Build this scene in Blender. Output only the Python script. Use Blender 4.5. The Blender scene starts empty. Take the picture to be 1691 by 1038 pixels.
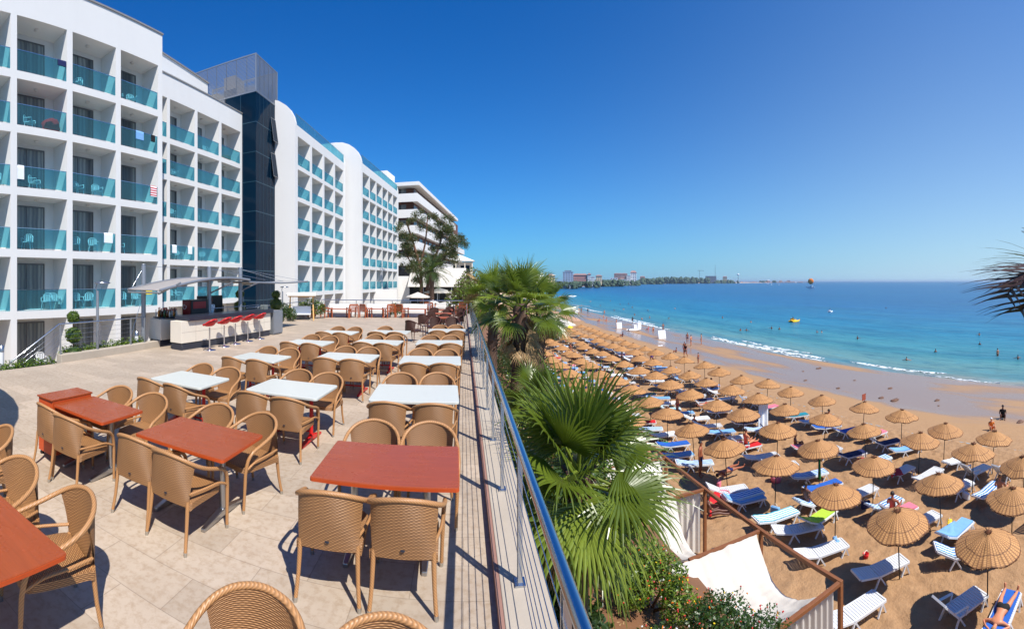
import bpy, math, random
from mathutils import Vector, Matrix, noise, Euler
random.seed(7)
PI = math.pi
sc = bpy.context.scene
COL = sc.collection
R = math.radians
HC = 2.35                                             # eye height above the terrace
def rad(px): return (px - 765) / 720.0
def at(px, py, z=0.0):                                # where a sight line meets the level z
    r = (HC - z) * 720.0 / (py - 464.0); t = rad(px)
    return Vector((r * math.sin(t), r * math.cos(t), z))
def pol(px, r, z=0.0):
    t = rad(px); return Vector((r * math.sin(t), r * math.cos(t), z))
ORD = ['zeroth','first','second','third','fourth','fifth','sixth','seventh','eighth','ninth','tenth','eleventh','twelfth','thirteenth','fourteenth','fifteenth','sixteenth','seventeenth','eighteenth','nineteenth','twentieth','twenty-first','twenty-second','twenty-third','twenty-fourth','twenty-fifth','twenty-sixth']

# ---------------------------------------------------------------- materials
def sl(c):                                            # 0-255 sRGB to linear
    return tuple(((v/255)/12.92 if v/255 <= .04045 else ((v/255+.055)/1.055)**2.4) for v in c) + (1,)
class NT:
    def __init__(s, name):
        s.m = bpy.data.materials.new(name); s.m.use_nodes = True
        s.t = s.m.node_tree; s.b = s.t.nodes['Principled BSDF']; s.out = s.t.nodes['Material Output']
    def n(s, typ, **kw):
        nd = s.t.nodes.new('ShaderNode' + typ)
        for k, v in kw.items():
            if k in ('op',): nd.operation = v
            elif hasattr(nd, k) and k not in ('inputs',): setattr(nd, k, v)
        return nd
    def set(s, inp, v):
        if hasattr(v, 'node') or isinstance(v, bpy.types.NodeSocket): s.t.links.new(v, inp)
        else: inp.default_value = v
    def math(s, op, a, b=0.0, c=None, clamp=False):
        nd = s.n('Math', op=op); nd.use_clamp = clamp
        s.set(nd.inputs[0], a); s.set(nd.inputs[1], b)
        if c is not None: s.set(nd.inputs[2], c)
        return nd.outputs[0]
    def mix(s, f, a, b, bl='MIX'):
        nd = s.n('MixRGB', blend_type=bl)
        s.set(nd.inputs[0], f); s.set(nd.inputs[1], a); s.set(nd.inputs[2], b)
        return nd.outputs[0]
    def coord(s, kind='Object', scale=(1,1,1), rot=(0,0,0)):
        if kind == 'World': o = s.n('NewGeometry').outputs['Position']
        else: o = s.n('TexCoord').outputs[kind]
        mp = s.n('Mapping'); mp.inputs['Scale'].default_value = scale; mp.inputs['Rotation'].default_value = rot
        s.t.links.new(o, mp.inputs['Vector']); return mp.outputs[0]
    def noise(s, vec, scale, detail=3, rough=.55):
        nd = s.n('TexNoise'); s.t.links.new(vec, nd.inputs['Vector'])
        nd.inputs['Scale'].default_value = scale; nd.inputs['Detail'].default_value = detail; nd.inputs['Roughness'].default_value = rough
        return nd.outputs['Fac']
    def ramp(s, f, stops):
        nd = s.n('ValToRGB'); s.set(nd.inputs[0], f)
        e = nd.color_ramp.elements
        while len(e) < len(stops): e.new(.5)
        for k, (p, c) in enumerate(stops): e[k].position = p; e[k].color = c
        return nd.outputs[0]
    def bump(s, h, strength=.3, dist=.01, nrm=None):
        nd = s.n('Bump'); nd.inputs['Strength'].default_value = strength; nd.inputs['Distance'].default_value = dist
        s.set(nd.inputs['Height'], h)
        if nrm is not None: s.t.links.new(nrm, nd.inputs['Normal'])
        return nd.outputs[0]
    def fin(s, col=None, rough=None, metal=None, nrm=None, spec=None):
        if col is not None: s.set(s.b.inputs['Base Color'], col)
        if rough is not None: s.set(s.b.inputs['Roughness'], rough)
        if metal is not None: s.set(s.b.inputs['Metallic'], metal)
        if nrm is not None: s.t.links.new(nrm, s.b.inputs['Normal'])
        if spec is not None: s.b.inputs['Specular IOR Level'].default_value = spec
        return s.m
def c4(a, k): return (a[0]*k, a[1]*k, a[2]*k, 1)
def plain(name, rgb, rough=.5, metal=0, var=.12, scale=6, bump=0, kind='Object', spec=None):
    g = NT(name); v = g.coord(kind); f = g.noise(v, scale)
    c = sl(rgb); col = g.mix(f, c4(c, 1-var), c4(c, 1+var))
    nr = g.bump(g.noise(v, scale*6), bump, .01) if bump else None
    return g.fin(col, rough, metal, nr, spec)
M = {}
def weave(name, rgb, dark):
    g = NT(name)
    uv = g.n('TexCoord').outputs['UV']; sp = g.n('SeparateXYZ'); g.t.links.new(uv, sp.inputs[0])
    rv = g.math('DIVIDE', sp.outputs[1], .013); fl = g.math('FLOOR', rv)
    fr = g.math('ABSOLUTE', g.math('SINE', g.math('MULTIPLY', rv, PI)))
    m = g.math('SINE', g.math('MULTIPLY', g.math('ADD', g.math('DIVIDE', sp.outputs[0], .021), fl), PI))
    h = g.math('MULTIPLY', fr, g.math('MULTIPLY_ADD', m, .24, .76))
    ob = g.n('ObjectInfo').outputs['Random']
    f2 = g.noise(g.coord('Object'), 9)
    c = sl(rgb); base = g.mix(f2, c4(c, .8), c4(c, 1.2))
    base = g.mix(g.math('MULTIPLY', ob, .3), base, c4(c, .72))
    col = g.mix(h, sl(dark), base)
    return g.fin(col, .5, 0, g.bump(h, .7, .006))
M['wicker'] = weave('wicker', (192,142,92), (84,50,26))
M['dkwicker'] = weave('dark_wicker', (88,48,32), (30,16,12))
def tubemat(name, rgb):
    g = NT(name); v = g.coord('Object')
    w = g.n('TexWave', wave_type='BANDS', bands_direction='DIAGONAL'); g.t.links.new(v, w.inputs['Vector']); w.inputs['Scale'].default_value = 28; w.inputs['Distortion'].default_value = 1
    c = sl(rgb); col = g.mix(w.outputs['Fac'], c4(c, .72), c4(c, 1.12))
    return g.fin(col, .42, 0, g.bump(w.outputs['Fac'], .5, .003))
M['cane'] = tubemat('cane_wrap', (176,128,82)); M['dkcane'] = tubemat('dark_cane', (80,42,28))
def woodmat(name, rgb, rough=.35, sx=(1,10,10), dark=.55):
    g = NT(name); v = g.coord('Object', sx); f = g.noise(v, 3, 5, .65); f2 = g.noise(g.coord('Object'), 2.2, 4, .65)
    c = sl(rgb); col = g.mix(f, c4(c, dark), c4(c, 1.15)); col = g.mix(g.math('MULTIPLY', f2, .35), col, c4(c, .7))
    return g.fin(col, g.math('MULTIPLY_ADD', f2, .5, rough-.17, clamp=True), 0, g.bump(f, .08, .003))
M['redwood'] = woodmat('cherry_veneer', (166,78,38), .2, (1.2,16,10), dark=.5)
M['rededge'] = woodmat('cherry_edge', (190,76,28), .45, dark=.75)
M['teak'] = woodmat('teak', (168,84,44), .5); M['beam'] = woodmat('stained_beam', (138,84,46), .55, (4,4,4)); M['pine'] = woodmat('pine', (214,160,84), .5)
M['whitetop'] = plain('white_laminate', (196,198,190), .35, var=.03)
M['alu'] = plain('brushed_aluminium', (176,178,182), .32, 1, .08, 12)
M['chrome'] = plain('chrome', (208,210,214), .14, 1, .03)
M['steel'] = plain('stainless_tube', (190,196,204), .2, 1, .05)
M['galv'] = plain('galvanised_steel', (150,154,160), .45, .6, .12, 14)
M['redpaint'] = plain('red_paint', (196,22,24), .35)
M['cap'] = plain('foot_cap_metal', (188,186,180), .3, .9)
M['white'] = None
def stucco(name, rgb):
    g = NT(name); v = g.coord('World'); f = g.noise(v, .35, 4); f2 = g.noise(g.coord('World', (1,1,.12)), 1.6, 4, .6)
    c = sl(rgb); col = g.mix(f, c4(c, .93), c4(c, 1.0)); col = g.mix(g.math('MULTIPLY', g.math('POWER', f2, 3), .5), col, c4(c, .82))
    return g.fin(col, .85, 0, g.bump(g.noise(v, 30, 3), .25, .01))
M['stucco'] = stucco('white_render', (219,218,216)); M['stucco2'] = stucco('far_render', (228,226,222))
M['soffit'] = stucco('soffit_render', (205,200,195))
M['plastic'] = plain('white_plastic', (212,214,216), .35, var=.04)
M['dark'] = plain('dark_plastic', (26,26,30), .4)
M['black'] = plain('black_paint', (18,18,20), .45)
M['granite'] = plain('dark_granite', (42,46,58), .3, var=.35, scale=60)
M['parapetcap'] = plain('cap_flashing', (150,146,142), .5, .3)
def glassmat(name, tint, alpha=.45, rough=.05, gl=.5):
    g = NT(name); tr = g.n('BsdfTransparent'); tr.inputs[0].default_value = tint
    f = g.noise(g.coord('World'), .8, 2)
    g.fin(g.mix(f, c4(tint, .55*gl), c4(tint, .8*gl)), rough)
    fz = g.n('LayerWeight'); fz.inputs[0].default_value = .25
    mx = g.n('MixShader'); g.set(mx.inputs[0], g.math('MULTIPLY_ADD', fz.outputs['Fresnel'], .35, alpha, clamp=True))
    g.t.links.new(tr.outputs[0], mx.inputs[1]); g.t.links.new(g.b.outputs[0], mx.inputs[2]); g.t.links.new(mx.outputs[0], g.out.inputs[0])
    return g.m
M['glass'] = glassmat('teal_glass', (.42,.77,.85,1), .08, .04, .9)
M['clearglass'] = glassmat('clear_glass', (.8,.86,.86,1), .3, .04)
def darkglass():
    g = NT('navy_curtain_glass'); v = g.coord('World'); f = g.noise(v, .5, 3)
    col = g.mix(f, (.001,.004,.014,1), (.003,.022,.046,1))
    g.b.inputs['IOR'].default_value = 1.24; return g.fin(col, .03, 0, g.bump(g.noise(v, .6, 2), .05, .05), .3)
M['darkglass'] = darkglass()
def curtain():
    g = NT('curtain_behind_glass'); v = g.coord('World', (3,3,.05)); f = g.noise(v, 4, 2)
    w = g.n('TexWave', bands_direction='Y'); g.t.links.new(g.coord('World'), w.inputs['Vector']); w.inputs['Scale'].default_value = 1.3; w.inputs['Distortion'].default_value = 2
    col = g.mix(w.outputs['Fac'], sl((104,112,116)), sl((140,145,142))); col = g.mix(g.ramp(g.noise(g.coord('World', (.7,.7,.0)), 1.0, 1), [(.47,(0,0,0,1)),(.56,(.85,.85,.85,1))]), col, sl((44,52,62)))
    return g.fin(col, .25, 0, None, .5)
M['curtain'] = curtain()
M['frame'] = plain('window_frame_grey', (92,94,98), .4, .3)
def floor_tiles():
    g = NT('travertine_paving'); v = g.coord('World', (1,1,1), (0,0,R(0)))
    br = g.n('TexBrick'); g.t.links.new(v, br.inputs['Vector']); br.offset = .5
    br.inputs['Scale'].default_value = 1; br.inputs['Brick Width'].default_value = .8; br.inputs['Row Height'].default_value = .4
    br.inputs['Mortar Size'].default_value = .004; br.inputs['Mortar Smooth'].default_value = .3; br.inputs['Bias'].default_value = 0
    br.inputs['Color1'].default_value = (.41,.41,.405,1); br.inputs['Color2'].default_value = (.59,.585,.58,1); br.inputs['Mortar'].default_value = (.24,.235,.23,1)
    f = g.noise(v, 1.7, 6, .65); f2 = g.noise(v, 14, 4, .7); f3 = g.noise(v, .35, 2)
    col = g.mix(f, sl((152,137,120)), sl((192,179,162))); col = g.mix(g.math('MULTIPLY', g.ramp(f2, [(.46,(0,0,0,1)),(.68,(1,1,1,1))]), .6), col, sl((138,116,90)))
    col = g.mix(.75, col, br.outputs['Color'], 'OVERLAY'); col = g.mix(g.math('MULTIPLY', f3, .35), col, sl((180,157,138)))
    vo = g.n('TexVoronoi'); g.t.links.new(g.coord('World'), vo.inputs['Vector']); vo.inputs['Scale'].default_value = 1.3
    st = g.ramp(vo.outputs['Distance'], [(.03,(1,1,1,1)),(.06,(0,0,0,1))])
    col = g.mix(g.math('MULTIPLY', st, .35), col, sl((150,112,78)))
    return g.fin(col, g.math('MULTIPLY_ADD', f, .2, .5), 0, g.bump(g.math('ADD', br.outputs['Fac'], g.math('MULTIPLY', f2, -.3)), -.12, .004), .35)
M['tiles'] = floor_tiles()
def stone(name, rgb, sc_=3, var=.2):
    g = NT(name); v = g.coord('World'); f = g.noise(v, sc_, 6, .6); f2 = g.noise(v, sc_*9, 3)
    c = sl(rgb); col = g.mix(f, c4(c, 1-var), c4(c, 1+var*.6))
    return g.fin(col, .75, 0, g.bump(f2, .25, .01))
M['kerb'] = stone('kerb_stone', (176,164,148)); M['kerbshade'] = stone('kerb_shade_stone', (150,112,98), 4, .25)  # second kerb tone: shade and reddish bounce light painted into the inner face
M['retwall'] = stone('retaining_stone', (168,150,128), 1.5, .3)
M['marble'] = stone('cream_marble', (214,204,188), 4, .06)
def sandmat():
    g = NT('beach_sand'); v = g.coord('World'); sp = g.n('SeparateXYZ'); g.t.links.new(g.n('NewGeometry').outputs['Position'], sp.inputs[0])
    n1 = g.noise(v, .22, 4, .5); n2 = g.noise(v, 2.4, 4, .6); n3 = g.noise(v, 9, 4, .7); n4 = g.noise(g.coord('World', (1,.22,1)), .32, 4, .5)
    dry = g.mix(n2, sl((144,108,74)), sl((184,146,106))); dry = g.mix(g.math('MULTIPLY', n3, .45), dry, sl((132,100,66)))
    edge = g.math('MULTIPLY_ADD', g.math('SUBTRACT', n1, .5), 5.0, sp.outputs[0])
    damp = g.ramp(g.math('DIVIDE', g.math('SUBTRACT', edge, 22), 9, clamp=True), [(.15,(0,0,0,1)),(.75,(1,1,1,1))])
    wetf = g.ramp(g.math('DIVIDE', g.math('SUBTRACT', edge, 28.2), 2, clamp=True), [(.1,(0,0,0,1)),(.6,(1,1,1,1))])
    isl = g.ramp(n4, [(.50,(1,1,1,1)),(.66,(.12,.12,.12,1))])
    wetf = g.math('MULTIPLY', wetf, isl)
    col = g.mix(damp, dry, sl((160,124,86))); col = g.mix(wetf, col, sl((140,116,98)))
    rough = g.math('MULTIPLY_ADD', wetf, -.66, .9)
    h = g.math('ADD', n2, g.math('MULTIPLY', n3, .35)); bs = g.n('Bump'); bs.inputs['Distance'].default_value = .09
    g.set(bs.inputs['Height'], h); g.set(bs.inputs['Strength'], g.math('MULTIPLY_ADD', damp, -.93, 1.0, clamp=True))
    return g.fin(col, rough, 0, bs.outputs[0], .5)
M['sand'] = sandmat()
def seamat():
    g = NT('sea_water'); pos = g.n('NewGeometry').outputs['Position']; sp = g.n('SeparateXYZ'); g.t.links.new(pos, sp.inputs[0])
    v = g.coord('World', (1,.25,1), (0,0,0)); va = g.coord('World', (1,.16,1), (0,0,R(4)))
    n1 = g.noise(va, .13, 4, .55); n2 = g.noise(v, .9, 4, .6); n0 = g.noise(g.coord('World',(1,.5,1)), .012, 3)
    d = g.math('ADD', g.math('SUBTRACT', sp.outputs[0], 42), g.math('MULTIPLY', g.math('SUBTRACT', n1, .5), 9.0))
    f = g.math('DIVIDE', d, 160, clamp=True)
    col = g.ramp(f, [(0,(.28,.27,.22,1)),(.02,(.13,.25,.23,1)),(.08,(.05,.22,.24,1)),(.22,(.004,.16,.27,1)),(.6,(.001,.09,.25,1)),(1,(.001,.065,.21,1))])
    col = g.mix(g.math('MULTIPLY', g.ramp(n1, [(.42,(0,0,0,1)),(.62,(1,1,1,1))]), .5), col, (.002,.07,.14,1))
    n5 = g.noise(g.coord('World', (1,.3,1)), .55, 3, .6); col = g.mix(g.math('MULTIPLY', g.ramp(n5, [(.48,(0,0,0,1)),(.7,(1,1,1,1))]), .38), col, (.05,.28,.36,1)); col = g.mix(g.math('MULTIPLY', g.ramp(n2, [(.3,(1,1,1,1)),(.48,(0,0,0,1))]), .5), col, (.001,.05,.11,1))
    col = g.mix(g.math('MULTIPLY', g.ramp(n0, [(.4,(0,0,0,1)),(.6,(1,1,1,1))]), .3), col, (.002,.12,.27,1))
    n3 = g.noise(g.coord('World', (1,.5,1)), 3.2, 3, .6)
    h = g.math('ADD', g.math('MULTIPLY', n1, 1.0), g.math('ADD', g.math('MULTIPLY', n2, .4), g.math('MULTIPLY', n3, .12)))
    g.b.inputs['IOR'].default_value = 1.2
    return g.fin(col, .28, 0, g.bump(h, .8, .5), .35)
M['sea'] = seamat()
def foammat():
    g = NT('sea_foam'); f = g.noise(g.coord('World', (1,.45,1)), 2.6, 4, .7); g.fin(sl((226,232,232)), .9)
    tr = g.n('BsdfTransparent'); mx = g.n('MixShader'); g.set(mx.inputs[0], g.ramp(f, [(.42,(0,0,0,1)),(.52,(1,1,1,1))]))
    g.t.links.new(tr.outputs[0], mx.inputs[1]); g.t.links.new(g.b.outputs[0], mx.inputs[2]); g.t.links.new(mx.outputs[0], g.out.inputs[0]); return g.m
M['foam'] = foammat()
def strawmat():
    g = NT('straw_thatch'); sp = g.n('SeparateXYZ'); g.t.links.new(g.n('TexCoord').outputs['UV'], sp.inputs[0])
    cmb = g.n('CombineXYZ'); g.set(cmb.inputs[0], g.math('MULTIPLY', sp.outputs[0], 90)); g.set(cmb.inputs[1], g.math('MULTIPLY', sp.outputs[1], 2.2)); g.set(cmb.inputs[2], g.math('MULTIPLY', g.n('ObjectInfo').outputs['Random'], 40))
    f = g.noise(cmb.outputs[0], 1, 4, .7)
    s = g.math('POWER', g.math('ABSOLUTE', g.math('SINE', g.math('MULTIPLY', sp.outputs[0], PI*44))), .5)
    wv = g.math('ABSOLUTE', g.math('SINE', g.math('ADD', g.math('MULTIPLY', sp.outputs[1], 62), g.math('MULTIPLY', g.math('FLOOR', g.math('MULTIPLY', sp.outputs[0], 44)), PI/2))))
    s = g.math('MULTIPLY', s, g.math('MULTIPLY_ADD', wv, .45, .55))
    col = g.mix(f, sl((150,96,50)), sl((236,180,112))); col = g.mix(s, sl((84,46,22)), col)
    rn = g.ramp(sp.outputs[1], [(.0,(1,1,1,1)),(.06,(1,1,1,1)),(.09,(0,0,0,1)),(.70,(0,0,0,1)),(.71,(1,1,1,1)),(.722,(1,1,1,1)),(.73,(0,0,0,1)),(.965,(0,0,0,1)),(.985,(1,1,1,1))])
    col = g.mix(g.math('MULTIPLY', rn, .7), col, sl((74,40,20)))
    rnd = g.n('ObjectInfo').outputs['Random']
    col = g.mix(g.math('MULTIPLY', rnd, .22), col, sl((150,108,70)))
    return g.fin(col, .75, 0, g.bump(g.math('ADD', s, f), .6, .012))
M['straw'] = strawmat(); M['tuft'] = plain('straw_tuft', (96,56,30), .9, var=.4, scale=30)
def leafmat(name, a, b, sc_=1.5, rough=.4, trans=.35):
    g = NT(name); v = g.coord('Object'); f = g.noise(v, sc_, 3); f2 = g.noise(v, sc_*12, 2)
    col = g.mix(f, a+(1,), b+(1,)); col = g.mix(g.math('MULTIPLY', f2, .3), col, (b[0]*1.5, b[1]*1.3, b[2], 1))
    g.fin(col, rough)
    tl = g.n('BsdfTranslucent'); g.set(tl.inputs[0], g.mix(.6, col, (.35,.5,.05,1)))
    mx = g.n('MixShader'); mx.inputs[0].default_value = trans
    g.t.links.new(g.b.outputs[0], mx.inputs[1]); g.t.links.new(tl.outputs[0], mx.inputs[2]); g.t.links.new(mx.outputs[0], g.out.inputs[0])
    return g.m
M['fan'] = leafmat('fan_palm_green', (.016,.045,.006), (.13,.18,.02), 2.2, .3, .26)
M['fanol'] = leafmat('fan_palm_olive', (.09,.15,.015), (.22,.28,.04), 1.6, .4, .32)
M['deadfrond'] = leafmat('dead_frond', (.22,.13,.06), (.42,.29,.15), 2, .8, .15)
M['shadefrond'] = leafmat('shaded_frond', (.03,.012,.012), (.07,.035,.03), 2, .5, .1)  # backlit shade of the right-hand frond put into its colour
M['leaf'] = leafmat('shrub_leaf', (.009,.032,.006), (.04,.085,.012), 1.5, .4, .2)
M['leafb'] = leafmat('bright_leaf', (.07,.13,.01), (.19,.28,.03), 2.5, .45, .3)
M['leafd'] = leafmat('deep_leaf', (.012,.035,.012), (.04,.075,.02), 1.2, .5, .25)
M['euca'] = leafmat('gum_leaf', (.04,.045,.018), (.13,.085,.045), .5, .6, .25)
M['bark'] = stone('bark', (112,78,58), 3, .4); M['trunk'] = stone('palm_trunk', (92,68,54), 5, .4)
M['soil'] = stone('bed_soil', (122,84,56), 1.2, .4)
def cloth(name, rgb, trans=.2, rough=.85):
    g = NT(name); v = g.coord('Object'); f = g.noise(v, 5); c = sl(rgb)
    g.fin(g.mix(f, c4(c,.93), c4(c,1.04)), rough, 0, g.bump(g.noise(v, 22), .25, .01))
    tl = g.n('BsdfTranslucent'); tl.inputs[0].default_value = c
    mx = g.n('MixShader'); mx.inputs[0].default_value = trans
    g.t.links.new(g.b.outputs[0], mx.inputs[1]); g.t.links.new(tl.outputs[0], mx.inputs[2]); g.t.links.new(mx.outputs[0], g.out.inputs[0])
    return g.m
M['canvas'] = cloth('white_canvas', (218,212,202), .25); M['membrane'] = cloth('grey_membrane', (160,154,150), .12)
for n_, c_ in dict(blue=(28,92,182), ltblue=(120,172,222), red=(206,28,36), pink=(226,120,140), teal=(20,130,150), lime=(176,214,60), navy=(20,32,84), towelwhite=(232,236,240), orange=(236,130,30), green=(20,140,60), yellow=(240,210,40), purple=(90,50,140), swimblack=(16,16,20), cream=(222,214,196)).items():
    M[n_] = cloth('cloth_' + n_, c_, .05)
def stripes(name, a, b, n=9, ax=1):
    g = NT(name); sp = g.n('SeparateXYZ'); g.t.links.new(g.n('TexCoord').outputs['Object'], sp.inputs[0])
    s = g.math('GREATER_THAN', g.math('SINE', g.math('MULTIPLY', sp.outputs[ax], n*2*PI)), 0)
    return g.fin(g.mix(s, sl(a), sl(b)), .8)
M['stripe'] = stripes('blue_stripe_cushion', (36,110,190), (214,230,240), 7); M['stripec'] = stripes('aqua_stripe_cushion', (90,180,205), (232,240,238), 8)
M['stripered'] = stripes('red_stripe_towel', (200,30,50), (236,230,230), 7, 2)
for n_, c_ in dict(skin=(196,128,92), skintan=(150,86,58), skindk=(92,54,40)).items():
    M[n_] = plain(n_, c_, .5, var=.06)
M['hairdk'] = plain('dark_hair', (34,24,20), .6); M['hairlt'] = plain('light_hair', (150,110,70), .6)

# ---------------------------------------------------------------- mesh builder
class MB:
    def __init__(s): s.v = []; s.f = []; s.m = []; s.uv = {}; s.smooth = set()
    def add(s, vs, fs, mi=0, uvs=None, sm=False):
        o = len(s.v); s.v += [tuple(p) for p in vs]
        for k, f in enumerate(fs):
            idx = len(s.f); s.f.append([i+o for i in f]); s.m.append(mi)
            if uvs is not None: s.uv[idx] = [uvs[i] for i in f]
            if sm: s.smooth.add(idx)
        return s
    def box(s, x0, x1, y0, y1, z0, z1, mi=0, mat=None):
        vs = [Vector(p) for p in ((x0,y0,z0),(x1,y0,z0),(x1,y1,z0),(x0,y1,z0),(x0,y0,z1),(x1,y0,z1),(x1,y1,z1),(x0,y1,z1))]
        if mat: vs = [mat @ p for p in vs]
        return s.add(vs, [(3,2,1,0),(4,5,6,7),(0,1,5,4),(1,2,6,5),(2,3,7,6),(3,0,4,7)], mi)
    def bar(s, a, b, w, h=None, mi=0):                # a square bar between two points
        a = Vector(a); b = Vector(b); h = h or w; d = (b-a)
        q = d.to_track_quat('Z', 'Y').to_matrix().to_4x4()
        return s.box(-w/2, w/2, -h/2, h/2, 0, d.length, mi, Matrix.Translation(a) @ q)
    def tube(s, pts, r, n=8, mi=0, cap=True):
        pts = [Vector(p) for p in pts]; rs = r if isinstance(r, (list, tuple)) else [r]*len(pts)
        vs = []; uv = []; fs = []; up = None; L = 0
        for i, p in enumerate(pts):
            t = (pts[min(i+1, len(pts)-1)] - pts[max(i-1, 0)])
            t = t.normalized() if t.length > 1e-9 else Vector((0,0,1))
            if up is None: up = Vector((1,0,0)) if abs(t.x) < .9 else Vector((0,1,0))
            a = t.cross(up)
            if a.length < 1e-6: a = t.orthogonal()
            a.normalize(); b = t.cross(a).normalized(); up = b.cross(t) * -1 if False else up
            up = a.cross(t).normalized() if False else (b)
            up = a.cross(t)
            if i: L += (p - pts[i-1]).length
            for k in range(n):
                an = 2*PI*k/n
                vs.append(p + (a*math.cos(an) + b*math.sin(an)) * rs[i]); uv.append((k/n*2*PI*rs[i], L))
        for i in range(len(pts)-1):
            for k in range(n):
                fs.append((i*n+k, i*n+(k+1)%n, (i+1)*n+(k+1)%n, (i+1)*n+k))
        s.add(vs, fs, mi, uv, True)
        if cap:
            s.add([vs[k] for k in range(n)], [tuple(range(n-1, -1, -1))], mi); s.add([vs[-n+k] for k in range(n)], [tuple(range(n))], mi)
        return s
    def lathe(s, prof, n=16, c=(0,0,0), mi=0, sm=True):
        vs = []; fs = []; m = len(prof); uv = []
        for k in range(n):
            a = 2*PI*k/n
            for j, (r, z) in enumerate(prof): vs.append((c[0]+r*math.cos(a), c[1]+r*math.sin(a), c[2]+z)); uv.append((k/n, j/max(1, m-1)))
        for k in range(n):
            for j in range(m-1):
                a0 = k*m+j; b0 = ((k+1) % n)*m+j
                fs.append((a0, b0, b0+1, a0+1))
        return s.add(vs, fs, mi, uv, sm)
    def grid(s, fn, nu, nv, mi=0, sm=True, uvf=None, flip=False):
        vs = []; uv = []
        for i in range(nu+1):
            for j in range(nv+1):
                vs.append(fn(i/nu, j/nv)); uv.append(uvf(i/nu, j/nv) if uvf else (i/nu, j/nv))
        fs = []
        for i in range(nu):
            for j in range(nv):
                a = i*(nv+1)+j; q = (a, a+nv+1, a+nv+2, a+1)
                fs.append(q[::-1] if flip else q)
        return s.add(vs, fs, mi, uv, sm)
    def blob(s, c, r, n=10, jit=.15, mi=0, seed=0, sq=(1,1,1)):
        c = Vector(c); nv = n//2+1
        def fn(u, v):
            th = 2*PI*u; ph = PI*v
            d = Vector((math.sin(ph)*math.cos(th), math.sin(ph)*math.sin(th), -math.cos(ph)))
            k = 1 + jit * noise.noise(d*1.7 + Vector((seed*3.1, seed, 0)))*2
            return c + Vector((d.x*sq[0], d.y*sq[1], d.z*sq[2])) * (r*k)
        return s.grid(fn, n, nv, mi)
    def prism(s, poly, z0, z1, mi=0, mat=None):
        n = len(poly); vs = [Vector((p[0], p[1], z0)) for p in poly] + [Vector((p[0], p[1], z1)) for p in poly]
        if mat: vs = [mat @ p for p in vs]
        return s.add(vs, [tuple(range(n-1,-1,-1)), tuple(range(n, 2*n))] + [(k, (k+1)%n, n+(k+1)%n, n+k) for k in range(n)], mi)
    def mesh(s, name, mats):
        me = bpy.data.meshes.new(name); me.from_pydata(s.v, [], s.f)
        for m in (mats if isinstance(mats, (list, tuple)) else [mats]): me.materials.append(m)
        me.polygons.foreach_set('material_index', s.m)
        me.polygons.foreach_set('use_smooth', [i in s.smooth for i in range(len(s.f))])
        if s.uv:
            ul = me.uv_layers.new(name='UVMap'); dat = [0.0]*(2*len(me.loops)); k = 0
            for i, f in enumerate(s.f):
                u = s.uv.get(i)
                for j in range(len(f)):
                    if u: dat[2*k] = u[j][0]; dat[2*k+1] = u[j][1]
                    k += 1
            ul.data.foreach_set('uv', dat)
        me.update(); return me
def tag(o, label=None, cat=None, group=None, kind=None):
    if label: o['label'] = label
    if cat: o['category'] = cat
    if group: o['group'] = group
    if kind: o['kind'] = kind
    return o
def link(name, me, parent=None, loc=(0,0,0), rz=0):
    o = bpy.data.objects.new(name, me); COL.objects.link(o)
    if parent is not None: o.parent = parent
    o.location = loc; o.rotation_euler = (0,0,rz); return o
def part(name, mb, mats, parent=None, loc=(0,0,0), bevel=0):
    o = link(name, mb.mesh(name, mats), parent, loc)
    if bevel:
        b = o.modifiers.new('bevel', 'BEVEL'); b.width = bevel; b.segments = 2; b.limit_method = 'ANGLE'
    return o
def thing(name, label, cat, loc=(0,0,0), rz=0, group=None):
    o = link(name, None, None, loc, rz); o.empty_display_size = .1
    return tag(o, label, cat, group)
def struct(name, mb, mats, kind='structure'):
    return tag(part(name, mb, mats), kind=kind)
def dup(root, loc, rz=0, label=None, group=None, sc_=None):
    def cp(o, par):
        c = o.copy(); COL.objects.link(c)
        if par is not None: c.parent = par
        for ch in KIDS.get(o.name, ()): cp(ch, c)
        return c
    r = cp(root, None); r.location = loc; r.rotation_euler = (0,0,rz)
    if label: r['label'] = label
    if group: r['group'] = group
    r.scale = (sc_ or 1,)*3
    return r
KIDS = {}
def index(root):
    KIDS[root.name] = list(root.children)
    for c in KIDS[root.name]: index(c)
used = {}
def place(proto, loc, rz, label, group=None, sc_=None):   # the first call moves the prototype, later calls copy it
    if proto.name not in used:
        index(proto); used[proto.name] = 1
        proto.location = loc; proto.rotation_euler = (0,0,rz); proto['label'] = label
        if group: proto['group'] = group
        if sc_: proto.scale = (sc_,)*3
        return proto
    return dup(proto, loc, rz, label, group, sc_)
# ---------------------------------------------------------------- camera, sun, sky
cam = bpy.data.cameras.new('camera'); co = bpy.data.objects.new('camera', cam); COL.objects.link(co); sc.camera = co
co.location = (0,0,HC); co.rotation_euler = (PI/2, 0, -(845.5-765)/720.0)
cam.type = 'PANO'; cam.panorama_type = 'CENTRAL_CYLINDRICAL'
cam.central_cylindrical_radius = 1
cam.central_cylindrical_range_u_min = -845.5/720; cam.central_cylindrical_range_u_max = 845.5/720
cam.central_cylindrical_range_v_min = -(1038-464)/720; cam.central_cylindrical_range_v_max = 464/720
cam.clip_end = 60000; cam.clip_start = .05
SUN_EL = R(53); az = R(38)
sd = Vector((math.sin(az)*math.cos(SUN_EL), -math.cos(az)*math.cos(SUN_EL), math.sin(SUN_EL)))
L = bpy.data.lights.new('sun', 'SUN'); L.energy = 5.0; L.angle = R(.5); L.color = (1,.95,.87)
lo = bpy.data.objects.new('sun', L); COL.objects.link(lo); lo.rotation_euler = sd.to_track_quat('Z', 'Y').to_euler()
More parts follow.
